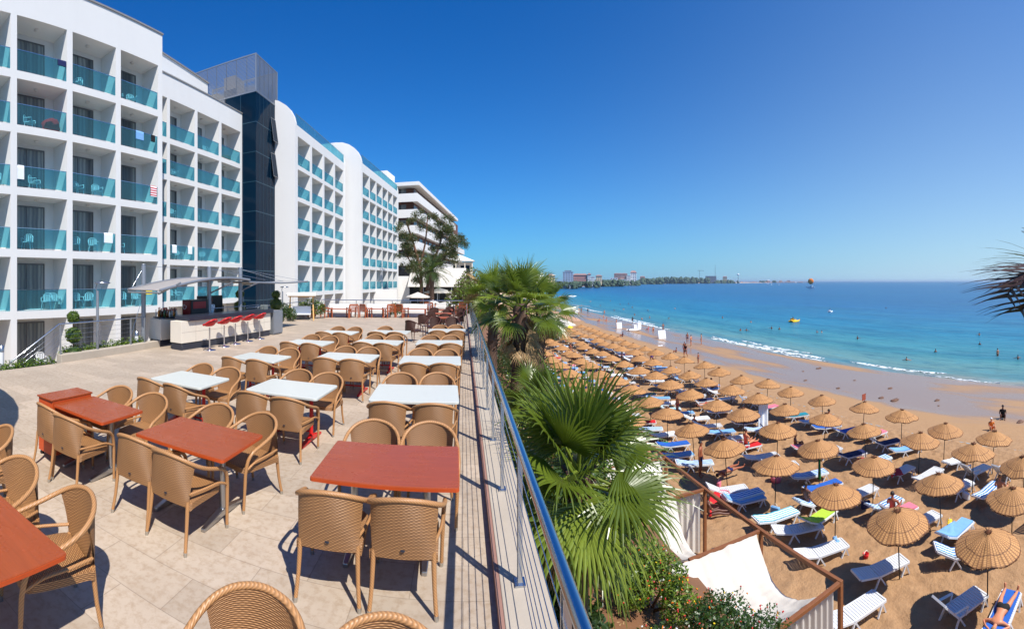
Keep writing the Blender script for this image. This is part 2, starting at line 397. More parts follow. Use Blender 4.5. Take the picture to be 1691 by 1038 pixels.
w = bpy.data.worlds.new('World'); sc.world = w; w.use_nodes = True
nt = w.node_tree; bg = nt.nodes['Background']; sky = nt.nodes.new('ShaderNodeTexSky'); sky.sky_type = 'NISHITA'; sky.sun_disc = False
sky.sun_elevation = SUN_EL; sky.sun_rotation = math.atan2(sd.x, sd.y); sky.air_density = 1.0; sky.dust_density = .35; sky.ozone_density = 5.0; sky.altitude = 0
hs = nt.nodes.new('ShaderNodeHueSaturation'); hs.inputs['Saturation'].default_value = 1.35; hs.inputs['Value'].default_value = .82
def wn(typ, **kw):
    n = nt.nodes.new('ShaderNode'+typ)
    for k, v in kw.items(): setattr(n, k, v)
    return n
def wm(op, a, b=0.0, clamp=False):
    n = wn('Math', operation=op); n.use_clamp = clamp
    for k, v in enumerate((a, b)):
        if isinstance(v, bpy.types.NodeSocket): nt.links.new(v, n.inputs[k])
        else: n.inputs[k].default_value = v
    return n.outputs[0]
tc = wn('TexCoord'); sx = wn('SeparateXYZ'); nt.links.new(tc.outputs['Generated'], sx.inputs[0])
zz = wm('MAXIMUM', sx.outputs[2], 0.0)
side = wm('MAXIMUM', wm('ADD', wm('MULTIPLY', sx.outputs[0], .92), wm('MULTIPLY', sx.outputs[1], .1)), 0.0)   # the bright quarter of the sky over the sea
hz = wm('ADD', wm('MULTIPLY', wm('POWER', 2.718, wm('MULTIPLY', zz, -5.0)), .74), wm('MULTIPLY', wm('POWER', side, 2.6), .42), True)
tint = wn('MixRGB', blend_type='MULTIPLY'); tint.inputs[0].default_value = 1; tint.inputs[2].default_value = (.36,1.10,1.52,1)
nt.links.new(sky.outputs[0], hs.inputs['Color']); nt.links.new(hs.outputs[0], tint.inputs[1])
hc = wn('MixRGB'); nt.links.new(wm('POWER', side, 1.5), hc.inputs[0]); hc.inputs[1].default_value = (1.2,3.3,5.9,1); hc.inputs[2].default_value = (4.6,6.3,7.4,1)
mx = wn('MixRGB'); nt.links.new(hz, mx.inputs[0]); nt.links.new(tint.outputs[0], mx.inputs[1]); nt.links.new(hc.outputs[0], mx.inputs[2])
nt.links.new(mx.outputs[0], bg.inputs[0]); bg.inputs[1].default_value = .092
sc.view_settings.view_transform = 'Standard'; sc.view_settings.look = 'None'; sc.view_settings.exposure = .42; sc.view_settings.gamma = 1

# ---------------------------------------------------------------- ground, terrace, sand, sea
b = MB().box(-10, .27, -9, 30, -.3, 0); struct('terrace_floor', b, M['tiles'])
b = MB().box(-120, -10.4, -60, 260, -2.6, -2.3); struct('garden_ground', b, M['retwall'])
b = MB().box(-10.4, .62, 30.3, 150, -1.8, -1.4); struct('lower_terrace_floor', b, M['tiles'])
k = thing('terrace_kerb', 'raised pale stone kerb along the sea edge of the terrace', 'kerb', (.27,0,0))
part('kerb_stone', MB().box(.004, .35, -9, 30, -.5, .1), M['kerb'], k, bevel=.008); part('kerb_shaded_face', MB().box(-.03, .003, -9, 30, 0, .094), M['kerbshade'], k)
tag(part('retaining_wall', MB().box(.0, .6, -9, 150, -8.6, -.5), M['retwall'], loc=(0,0,0)), 'tall stone retaining wall carrying the terrace above the beach', 'wall')
k = tag(part('garden_kerb', MB().box(-10.25, -10.004, 7.6, 30, -1.8, .22), M['kerb'], bevel=.01), 'low stone kerb on the hotel side of the terrace', 'kerb')
def bedz(x, y): return -3.5 - .33*max(0, x-.6) + .12*noise.noise(Vector((x*.8, y*.8, 0)))
def bed(u, v):
    x = .61 + 5.0*u; y = -8 + 158*v; return Vector((x, y, bedz(x, y)))
struct('planting_bed', MB().grid(bed, 16, 316).box(.62, 5.6, -8, 150, -9, -5.6), M['soil'])
def sz(x, y):                                         # height of the beach
    base = -7.15 if x < 23 else (-7.15 - (x-23)*.6/7 if x < 30 else (-7.75 - (x-30)*.45/12 if x < 42 else -8.2 - (x-42)*.06))
    k = 1 if x < 23 else max(0, 1-(x-23)/7)
    q = Vector((x, y, 0))
    d = (.06*noise.noise(q*2.3) + .055*noise.noise(q*4.6+Vector((9,3,1)))) * k + .05*noise.noise(q*.5)*k
    if 28 < x < 48: d += .035*noise.noise(Vector((x*.25, y*.07, 3)))
    return base + d
def sgrid(x0, x1, y0, y1, st, nm):
    nx = int((x1-x0)/st); ny = int((y1-y0)/st)
    def fn(u, v):
        x = x0+(x1-x0)*u; y = y0+(y1-y0)*v; return Vector((x, y, sz(x, y)))
    return MB().grid(fn, nx, ny)
sm = sgrid(5.5, 23.5, 0, 30, .11, 's')
struct('beach_sand', sm, M['sand'])
struct('beach_sand', sgrid(23.5, 50, 0, 30, .5, 's'), M['sand'])
struct('beach_sand', sgrid(5.5, 50, 30, 70, .4, 's'), M['sand'])
struct('beach_sand', sgrid(5.5, 50, -40, 0, 1, 's'), M['sand'])
def far_s(u, v):
    y = 70 + 110*v; x = 5.5 + 44.5*u; return Vector((x, y, sz(x, y)))
struct('beach_sand', MB().grid(far_s, 30, 40), M['sand'])
coast = [(44,180),(46,230),(58,330),(85,450),(118,572),(200,760),(336,1000),(650,1450),(1100,1850),(1700,2120),(2250,2230)]
b = MB(); l = MB()
for i in range(len(coast)-1):
    (x0,y0),(x1,y1) = coast[i], coast[i+1]
    d = Vector((x1-x0, y1-y0, 0)).normalized(); nL = Vector((-d.y, d.x, 0)); k = 1 + y0/900
    def pt(x, y, off, z, nn): p = Vector((x, y, 0)) + nn*off*k; p.z = z; return p
    if i+2 < len(coast): d2 = Vector((coast[i+2][0]-x1, coast[i+2][1]-y1, 0)).normalized()
    else: d2 = d
    if i: d0 = Vector((x0-coast[i-1][0], y0-coast[i-1][1], 0)).normalized()
    else: d0 = Vector((0,1,0))
    na = (d0+d).normalized(); na = Vector((-na.y, na.x, 0)); nb = (d+d2).normalized(); nb = Vector((-nb.y, nb.x, 0))
    rows = [(-6,-9),(3,-8.0),(26,-5.2)] if i else [(-6,-9),(3,-8.0),(36,-7.2)]
    for (o0,z0),(o1,z1) in zip(rows, rows[1:]):
        b.add([pt(x0,y0,o0,z0,na), pt(x1,y1,o0,z0,nb), pt(x1,y1,o1,z1,nb), pt(x0,y0,o1,z1,na)], [(0,1,2,3)])
    l.add([pt(x0,y0,25,-6.4,na), pt(x1,y1,25,-6.4,nb), pt(x1,y1,330,-3,nb), pt(x0,y0,330,-3,na)], [(0,1,2,3)])
struct('far_beach', b, plain('far_sand', (214,180,148), .9, kind='World', scale=.02)); struct('coast_land', l, plain('coast_scrub', (86,88,58), .9, kind='World', scale=.05, var=.4))
S = 30000
struct('sea', MB().grid(lambda u, v: Vector((38 + (S*u*u), -9000 + 40000*v, -8.2)), 40, 40, sm=False).add([(-2500,600,-8.21),(38,600,-8.21),(38,30000,-8.21),(-20000,30000,-8.21)], [(0,1,2,3)]), M['sea'])
b = MB()
def foam(x, y0, y1, w_, seed):
    n = int((y1-y0)/.35)
    def fn(u, v):
        y = y0 + (y1-y0)*u
        xc = x + .9*noise.noise(Vector((y*.09, seed, 0))) + .35*noise.noise(Vector((y*.5, seed, 5)))
        ww = w_*max(.02, math.sin(PI*u)**.4)*(1 + 1.0*noise.noise(Vector((y*.8, seed, 9))))
        return Vector((xc + ww*(v-.5), y, -8.19 + .09*math.sin(PI*v)*(1+noise.noise(Vector((y*2, v*3, seed))))))
    b.grid(fn, n, 4)
foam(43.6, 40, 68, 1.5, 1); foam(44.2, 22, 36, .8, 2); foam(45.4, 44, 62, .6, 9); foam(44.8, 95, 125, .9, 10); foam(42.6, 15, 24, .25, 3); foam(43.0, 84, 122, 1.4, 4); foam(42.2, 38, 47, .3, 6)
foam(44.5, 60, 70, .5, 7); foam(46, 140, 165, 1.0, 8)
struct('sea_foam', b, M['foam'], 'stuff')

# ---------------------------------------------------------------- hotel wings
def wing(label, P0, P1, n, pier, levels, ceil, roof, depth=1.5, inner=10, door=2.15, groundz=-2.3, endprof=None, rail=False, startw=None, lamps=True, glassm='glass', lastpier=None):
    P0 = Vector((P0[0], P0[1], 0)); P1 = Vector((P1[0], P1[1], 0)); d = P1-P0; Ln = d.length
    rz = math.atan2(d.y, d.x)                          # local x along the facade, local y pointing back into the building
    t = thing('hotel_wing', label, 'hotel wing', (P0.x, P0.y, 0), rz)
    op = (Ln - pier*(n-1))/n; lp = startw if startw is not None else pier; rp = lastpier if lastpier is not None else pier
    b = MB(); X0 = -lp; X1 = Ln + rp
    cells = [(groundz, levels[0]-.4)] + [(levels[i], levels[i+1]-.4) for i in range(len(levels)-1)] + [(levels[-1], ceil)]
    xs = [(-lp, 0)] + [(i*(op+pier)+op, (i+1)*(op+pier)) for i in range(n-1)] + [(Ln, X1)]
    for (a, c) in cells:
        for (p, q) in xs: b.box(p, q, 0, depth, a, c)
    for z in levels: b.box(X0, X1, 0, depth, z-.4, z)
    b.box(X0, X1, 0, depth, ceil, roof)
    b.box(X0, X1, depth, inner, groundz, roof)
    part('wall', b, M['stucco'], t)
    if not endprof:
        part('parapet_cap', MB().box(X0-.05, X1+.05, -.06, .5, roof+.003, roof+.1), M['parapetcap'], t)
    for ci, (a, c) in enumerate(cells):
        for i in range(n):
            x0 = i*(op+pier); dw = min(door, op-.3)
            fr = MB(); zz = min(c-.1, a+2.45)
            for (p, q, r_, s_) in ((x0+.12, x0+.18, a, zz), (x0+.12+dw-.06, x0+.12+dw, a, zz), (x0+.18, x0+.12+dw-.06, zz-.07, zz), (x0+.12+dw/2-.03, x0+.12+dw/2+.03, a, zz-.07)):
                fr.box(p, q, depth-.07, depth-.003, r_, s_)
            f = part('window', fr, M['frame'], t)
            for (p, q) in ((x0+.18, x0+.12+dw/2-.03), (x0+.12+dw/2+.03, x0+.12+dw-.06)): part('pane', MB().box(p, q, depth-.045, depth-.004, a, zz-.07), M['curtain'], f)
            if ci:
                g = MB().box(x0+.02, x0+op-.02, .05, .065, a+.06, a+1.05); gl = part('glass_railing', g, M[glassm], t)
                part('top_rail', MB().box(x0+.01, x0+op-.01, .04, .075, a+1.053, a+1.085), M['steel'], gl)
            if lamps: part('ceiling_lamp', MB().lathe([(.0,-.10),(.09,-.09),(.13,-.05),(.13,-.003)], 10, (x0+op/2, depth*.5, c)), M['soffit'], t)
    if endprof:
        for xx in ((X0-.4, X0-.002), (X1+.002, X1+.3)):
            pr = [(0,groundz)] + [(q[0], q[1]) for q in endprof] + [(inner, endprof[-1][1]), (inner, groundz)]
            mb = MB(); nn = len(pr)
            vs = [Vector((xx[0], p[0]-.03, p[1])) for p in pr] + [Vector((xx[1], p[0]-.03, p[1])) for p in pr]
            mb.add(vs, [tuple(range(nn)), tuple(range(2*nn-1, nn-1, -1))] + [((k+1)%nn, k, nn+k, nn+(k+1)%nn) for k in range(nn)])
            part('end_wall', mb, M['stucco'], t)
        vault = MB(); ep = [q for q in endprof if q[0] >= 1.9]
        vault.box(X0, X1, 3.0, inner, roof+.002, endprof[-1][1]-.5); part('roof_storey', vault, M['stucco'], t)
        gm = MB(); k_ = max(3, int(Ln/2.2))
        for i in range(k_): gm.box(X0+(X1-X0)*i/k_+.03, X0+(X1-X0)*(i+1)/k_-.03, .1, .12, roof+.05, roof+1.05)
        g = part('roof_railing', gm, M['glass'], t); part('top_rail', MB().tube([(X0, .11, roof+1.08), (X1, .11, roof+1.08)], .03, 6), M['steel'], g)
    return t, op, P0, d.normalized(), pier, depth
W1L = [.85, 3.95, 7.05, 10.15, 12.85]
d1 = Vector((1.27, 9.21, 0)).normalized(); A1 = Vector((-18.53, 11.29, 0)) - d1*(3.21*3); B1 = Vector((-17.26, 20.5, 0))
w1 = wing('nearest white hotel wing with broad balconies behind the garden', A1, B1, 6, .34, W1L, 15.6, 17.6, inner=3.6, lastpier=.35)
d2 = Vector((.82, 9.1, 0)).normalized(); A2 = Vector((-19.99, 25.1, 0)) - d2*3.15
w2 = wing('white hotel wing with three narrow balcony columns left of the glass tower', A2, (-19.17,34.2), 4, .3, W1L, 15.75, 17.45, inner=9, startw=.4, lastpier=.4)
W3L = [1.25, 4.3, 7.35, 10.4, 13.45]
prof = [(0,17.3),(.15,17.9),(.5,18.55),(1.0,19.1),(1.7,19.6),(2.6,19.95),(3.6,20.05)]
w3 = wing('white hotel wing with four balcony columns right of the dark glass tower', (-15.43,38.7), (-14.85,52.6), 4, .5, W3L, 16.2, 17.2, inner=10, endprof=prof, startw=.3, lamps=False)
w4 = wing('farthest white hotel wing of six balcony columns with rounded roof shoulder', (-12.75,54.3), (-11.0,72.2), 6, .3, W3L, 16.3, 17.4, inner=12, endprof=[(p, z+.25) for p, z in prof], startw=.2, lamps=False)
# rooftop box behind the second wing
t = thing('penthouse', 'white rooftop penthouse block behind the parapet left of the mesh cage', 'rooftop block', (-26.5,31.5,17))
part('wall', MB().box(-3, 3.6, -4.5, 3, -.5, 4.1), M['stucco'], t); part('roof_edge', MB().box(-3.1, 3.7, -4.6, 3.1, 4.103, 4.22), M['parapetcap'], t)
# glass lift tower
t = thing('lift_tower', 'dark navy glass lift tower between the white wings', 'tower', (-17.72,34.4,0), R(-2.5))
part('glass_walls', MB().box(-3.2, 0, 0, 4.1, -2.3, 19.2), M['darkglass'], t)
mu = MB()
for i in range(8):
    z = .6 + i*2.65
    mu.box(-3.2, .012, -.012, -.002, z, z+.07); mu.box(.002, .012, 0, 4.1, z, z+.07)
for y in (.68, 1.35, 2.03, 2.7, 3.4): mu.box(.0125, .022, y, y+.03, -2, 19.2)
mu.box(-1.6, -1.56, -.022, -.0125, -2, 19.2)
part('mullions', mu, plain('teal_mullion', (44,78,96), .3, .4), t)
for z in (14.5, 17.8):
    f = MB(); a = R(8)
    mt = Matrix.Translation((.03, 2.75, z)) @ Matrix.Rotation(-a, 4, 'Y')
    f.box(0, .03, 0, .035, -2.3, 0, 0, mt); f.box(0, .03, 1.085, 1.12, -2.3, 0, 0, mt); f.box(0, .03, .035, 1.085, -.035, 0, 0, mt); f.box(0, .03, .035, 1.085, -2.3, -2.265, 0, mt)
    o = part('open_window', f, M['alu'], t); part('pane', MB().box(.008, .022, .036, 1.084, -2.264, -.036, 0, mt), M['darkglass'], o)
t = thing('louvre_screen', 'grey louvred steel cage on the roof above the lift tower', 'screen', (-17.72,34.4,19.2), R(-2.5))
fr = MB()
for (x, y) in ((-7.6,0),(0,0),(0,4.1),(-7.6,4.1)): fr.box(x-.06, x+.06, y-.06, y+.06, -2 if x<-1 else 0, 3.4)
for z in (0, 3.3): fr.box(-7.54, -.06, -.04, .04, z, z+.1); fr.box(-.04, .04, .06, 4.04, z, z+.1); fr.box(-7.54, -.06, 4.06, 4.14, z, z+.1)
for i in range(1, 7): fr.box(-7.6+i*1.1, -7.6+i*1.1+.05, .05, .1, -2 if i<4 else .1, 3.3)
for i in range(1, 5): fr.box(-.1, -.05, i*.82, i*.82+.05, .1, 3.3)
part('frame', fr, M['galv'], t)
s_ = MB()
for i in range(44):
    z = -1.9 + i*.12
    if z < 0: s_.box(-7.54, -3.3, -.02, .02, z, z+.055)
    else: s_.box(-7.54, -.06, -.02, .02, z, z+.055); s_.box(-.02, .02, .06, 4.04, z, z+.055); s_.box(-7.54, -.06, 4.08, 4.12, z, z+.055)
part('louvres', s_, M['galv'], t)
q = MB().box(-6.6, -5.2, 1.5, 3, -2, 1.6).box(-4.2, -2.9, 1.2, 2.8, .3, 2.6); part('plant_unit', q, M['parapetcap'], t)

# far stepped hotel
t = thing('terraced_hotel', 'distant banded white hotel with brown recessed floors behind the gum tree', 'hotel', (-8.2,77.5,0), 0)
d = Vector((7.9, 59, 0)); Lf = d.length; rz = math.atan2(d.y, d.x); mr = Matrix.Rotation(rz, 4, 'Z')
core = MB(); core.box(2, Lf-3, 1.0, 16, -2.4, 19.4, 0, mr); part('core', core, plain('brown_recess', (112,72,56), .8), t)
for i in range(7):
    z = -.6 + i*2.87; ext = [0,1.5,4,8,13,3,-6][i]
    b = MB(); b.box(0, Lf-8+ext, 0, .25, z, z+1.5, 0, mr); b.box(0, .25, .25, 18, z, z+1.5, 0, mr); b.box(.25, Lf-8+ext, .25, .98, z, z+.2, 0, mr); b.box(Lf-8.25+ext, Lf-8+ext, .25, 6, z+.2, z+1.5, 0, mr)
    part('balcony_band', b, M['stucco2'], t)
    for k in range(11):
        x = 1.2+k*4.4
        if x < Lf-9: part('window', MB().box(x, x+2.5, .93, .99, z+.25, z+2.5, 0, mr), M['curtain'], t)
    for k in range(3): part('window', MB().box(1.93, 1.98, 2.6+k*5, 6.2+k*5, z+.9, z+2.7, 0, mr), M['curtain'], t)
part('roof', MB().box(-.4, Lf-12, -.4, 16, 19.45, 20.1, 0, mr).box(1, 6, 6, 14, 20.1, 22.8, 0, mr), M['stucco2'], t)
t = thing('garden_pavilion', 'small white roofed pavilion past the end of the banded hotel', 'pavilion', (-.9,120,-1.4))
part('roof', MB().add([(-4,-3,9.2),(4,-3,9.2),(4,3,9.2),(-4,3,9.2),(0,0,11)], [(0,1,4),(1,2,4),(2,3,4),(3,0,4),(3,2,1,0)]), M['stucco2'], t)
b = MB()
for x in (-3.4,-1.2,1.2,3.2): b.box(x, x+.25, -2.6, -2.3, 0, 9.2)
b.box(-3.4, 3.4, -1.5, 2.5, 0, 8.9); part('wall', b, M['cream'], t)
part('window', MB().box(-2.8, -.8, -1.57, -1.503, 5, 8).box(.2, 2.6, -1.57, -1.503, 5, 8), M['darkglass'], t)
# long white awning of the neighbouring restaurant
t = thing('long_awning', 'long sloping white awning over a dark restaurant front', 'awning', (-5.5,70,0))
part('canvas_roof', MB().add([(-3.5,0,1.5),(6.0,0,1.5),(6.0,5,4.6),(-3.5,5,4.6),(-3.5,0,1.4),(6,0,1.4),(6,5,4.5),(-3.5,5,4.5)], [(0,1,2,3),(7,6,5,4),(0,4,5,1),(1,5,6,2),(2,6,7,3),(3,7,4,0)]), M['canvas'], t)
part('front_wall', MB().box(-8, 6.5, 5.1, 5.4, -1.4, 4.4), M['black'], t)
b = MB()
for x in (-3.3, -1, 1.3, 3.6, 5.8): part('post', MB().box(x, x+.1, .1, .2, -1.4, 1.38), M['galv'], t)
tag(part('low_wall', MB().box(-12.5, -9.2, 73.2, 73.6, -2.3, 3.2).box(-12.5,-9.2,60,60.4,-2.3,1.2), M['stucco2']), 'low white boundary wall past the farthest hotel wing', 'wall')
for i, (px, r, z, w_, lb) in enumerate([(690,52,.5,3.0,'white square parasol beneath the gum tree beyond the terrace railing'),(757,50,.5,3.0,'white square parasol right of the date palm trunk beyond the terrace'),(740,42,-.1,4.4,'broad low white parasol nearest beyond the dark wicker chairs'),(725,58,.9,4,'white parasol roof just under the long awning'),(670,34,-.4,3.0,'white parasol top just beyond the far railing'),(715,47,-.2,2.4,'small white parasol between the two trunks beyond the terrace')]):
    p = pol(px, r); t = thing('white_parasol', lb, 'parasol', (p.x, p.y, -1.4), random.random(), 'white parasols of the neighbouring restaurant')
    h = z+1.4
    part('canopy', MB().lathe([(0,h+.55),(w_/2,h),(w_/2,h-.12),(w_/2-.03,h-.1),(0,h+.5)], 8, sm=False), M['canvas'], t); part('pole', MB().tube([(0,0,0),(0,0,h+.5)], .03), M['galv'], t)

# ---------------------------------------------------------------- things on the balconies
def pchair():
    b = MB()
    for sx in (-1,1):
        for sy in (-1,1): b.tube([(sx*.25, sy*.24, 0),(sx*.2, sy*.2, .42)], .022, 5)
        b.tube([(sx*.25,.22,.42),(sx*.27,.2,.62),(sx*.27,-.2,.64)], .022, 5)
    b.box(-.24, .24, -.24, .24, .41, .45)
    for x in (-.2,-.1,0,.1,.2): b.box(x-.03, x+.03, -.27, -.245, .455, .80)
    b.tube([(-.23,-.255,.45),(-.24,-.26,.75),(-.12,-.265,.85),(.12,-.265,.85),(.24,-.26,.75),(.23,-.255,.45)], .02, 5)
    return tag(part('plastic_chair', b, M['plastic']), 'x', 'chair')
PC = pchair()
wingname = ['nearest hotel wing','wing left of the glass tower','wing right of the glass tower','farthest white wing']
def bal(wi, col, lev, dx, dy):
    t, op, P0, d, pier, dep = (w1, w2, w3, w4)[wi]
    z = ([-2.3] + (W1L if wi < 2 else W3L))[lev]
    n = Vector((-d.y, d.x, 0)); p = P0 + d*(col*(op+pier)+dx*op) + n*dy
    return Vector((p.x, p.y, z)), math.atan2(d.y, d.x)
spots = [(0,3,1,[.7,.88]),(0,3,2,[.3]),(0,4,1,[.25,.5]),(0,5,1,[.2,.6]),(0,2,1,[.15]),(0,4,2,[.2,.6]),(0,5,2,[.12]),(0,3,3,[.45]),(0,4,3,[.25,.7]),(0,3,4,[.35]),(0,4,5,[.25]),(0,5,5,[.1,.45]),
  (0,2,2,[.1]),(0,2,3,[.8]),(1,1,1,[.3,.6]),(1,2,1,[.2,.6]),(1,3,1,[.3]),(1,1,2,[.2,.6]),(1,2,2,[.5]),(1,3,2,[.5]),(1,1,3,[.3]),(1,2,3,[.2]),(1,3,3,[.4]),(1,1,4,[.4]),(1,2,5,[.7]),
  (2,0,1,[.3,.6]),(2,1,1,[.3]),(2,2,1,[.3]),(2,0,2,[.3]),(2,1,2,[.5]),(2,0,5,[.6]),(2,3,5,[.5]),(2,0,3,[.4]),(3,0,1,[.3]),(3,2,1,[.5]),(3,4,2,[.4]),(3,3,3,[.4]),(0,4,0,[.3,.7]),(0,3,0,[.6]),(0,5,0,[.4]),(0,2,0,[.4])]
fl = ['ground-floor','first-floor','second-floor','third-floor','fourth-floor','top-floor']
for (wi, c, lv, xs) in spots:
    for j, x in enumerate(xs):
        p, rz = bal(wi, c, lv, x, .65)
        side = '' if len(xs) == 1 else (' left' if j == 0 else ' right')
        nn = {0: c-1, 1: c, 2: c+1, 3: c+1}[wi]
        place(PC, p, rz + random.uniform(-.8,.8) + PI, 'white plastic%s chair, %s balcony, %s column of %s' % (side, fl[lv], ORD[nn], wingname[wi]), 'plastic chairs on the hotel balconies')
def towel(wi, c, lv, x, m, lb, w_=.55, h=.75):
    p, rz = bal(wi, c, lv, x, .055)
    def fn(u, v):
        s = (v-.5)*2*h; a = abs(s)
        return Vector(((u-.5)*w_, (-.035 if s < 0 else .035) if a > .03 else 0, 1.1 - a + (.01 if a < .03 else 0)))
    mb = MB().grid(fn, 6, 16)
    o = part('towel', mb, M[m]); o.location = p; o.rotation_euler = (0,0,rz); tag(o, lb, 'towel')
towel(0,3,3,.07,'towelwhite','white towel hung on left end of third-floor glass rail, nearest wing',.4,.7)
towel(0,4,2,.82,'towelwhite','white towel over the second-floor rail above the left lamp post',.6,.55)
towel(0,5,3,.88,'stripered','red striped towel over the third-floor rail of nearest wing',.5,.65)
towel(1,1,2,.18,'towelwhite','white towel, left of two on a second-floor rail beside the tower wing',.5,.6)
towel(1,1,2,.8,'towelwhite','white towel, right of two on a second-floor rail beside the tower wing',.5,.6)
towel(0,5,4,.5,'ltblue','pale blue towel drying on the fourth-floor rail of nearest wing',.6,.5)
towel(0,5,4,.87,'swimblack','black garment beside the pale blue towel on the fourth floor',.3,.4)
towel(0,3,5,.9,'navy','dark swimwear hung on the top-floor glass rail at far left',.5,.3)
towel(0,5,1,.75,'yellow','multicoloured yellow towel over the first-floor rail by the canopy mast',.5,.4)
p, rz = bal(0,3,4,.8,.6)
o = part('airbed', MB().blob((0,0,.4), .55, 12, .25, sq=(1,.5,.8)), M['red']); o.location = p; o.rotation_euler = (0,0,rz); tag(o, 'red inflatable lying on a fourth-floor balcony of the nearest wing', 'inflatable')
p, rz = bal(1,3,5,.5,.5)
o = part('beach_toy', MB().blob((0,0,.3), .35, 12, .3, sq=(1.3,.8,.8)).blob((-.7,0,.2), .2, 10, .3), M['orange']); o.location = p; o.rotation_euler = (0,0,rz); tag(o, 'orange inflatable toy on the top balcony next to the glass tower', 'inflatable')
p, rz = bal(1,2,1,.4,.6)
o = part('air_mattress', MB().blob((0,0,.45), .5, 12, .2, sq=(1.2,.5,.7)), M['teal']); o.location = p; o.rotation_euler = (0,0,rz); tag(o, 'teal inflatable on the first-floor balcony above the bar', 'inflatable')

g = NT('sea_air'); g.t.nodes.remove(g.b); pv = g.n('VolumePrincipled'); pv.inputs['Color'].default_value = (.62,.78,.95,1); pv.inputs['Density'].default_value = 1.2e-4; pv.inputs['Anisotropy'].default_value = .2
g.t.links.new(pv.outputs[0], g.out.inputs['Volume'])
struct('haze', MB().box(-21000, 31500, -10000, 32000, -12, 24.5), g.m, 'stuff')
# ---------------------------------------------------------------- railings
def post_mb():
    b = MB()
    for dy in (-.028, .028): b.box(-.017, .017, dy-.005, dy+.005, .003, .96)
    b.box(-.04, .04, -.05, .05, 0, .015)
    for k in range(7): b.box(-.008, .008, -.0225, .0225, .13+k*.115, .145+k*.115)
    b.tube([(0,0,.9),(0,0,1.0)], .012, 6); return b
t = thing('sea_railing', 'long steel railing with tubular handrail and wires on the sea edge', 'railing', (.42,0,.1))
pm = post_mb().mesh('post', M['steel'])
for k in range(24): link('post', pm, t, (0, -5.6+1.47*k, 0))
part('handrail', MB().tube([(0,-6,1.02),(0,28.6,1.02)], .031, 16), M['steel'], t)
for k in range(7): part('wire', MB().tube([(0,-6,.137+k*.115),(0,28.6,.137+k*.115)], .0035, 5), M['steel'], t)
t = thing('end_railing', 'thin steel railing closing the far end of the terrace', 'railing', (0,29.7,0))
for k in range(9): part('post', MB().box(-.02, .02, -.02, .02, 0, 1.0), M['galv'], t, (-10+1.28*k, 0, 0))
part('handrail', MB().tube([(-10,0,1.02),(.35,0,1.02)], .028, 8), M['steel'], t)
for k in range(4): part('wire', MB().tube([(-10,0,.2+k*.2),(.3,0,.2+k*.2)], .004, 4), M['steel'], t)
t = thing('garden_railing', 'wired steel railing along the hotel side kerb left of the bar', 'railing', (-10.13,0,.22))
for y in (7.65, 9.1, 10.6, 11.3): part('post', MB().box(-.02, .02, -.02, .02, 0, .86), M['galv'], t, (0, y, 0))
part('handrail', MB().tube([(-.9,5.9,-.6),(0,7.6,.88),(0,11.3,.88)], .022, 8), M['steel'], t)
for k in range(5): part('wire', MB().tube([(-.9,5.9,-1.3+k*.14),(0,7.6,.14+k*.14),(0,11.3,.14+k*.14)], .004, 4), M['steel'], t)
t = thing('garden_railing', 'wired steel railing on the hotel side beyond the bar', 'railing', (-10.13,0,.22))
for k in range(7): part('post', MB().box(-.02, .02, -.02, .02, 0, .8), M['galv'], t, (0, 18+1.9*k, 0))
part('handrail', MB().tube([(0,18,.82),(0,29.5,.82)], .022, 8), M['steel'], t)

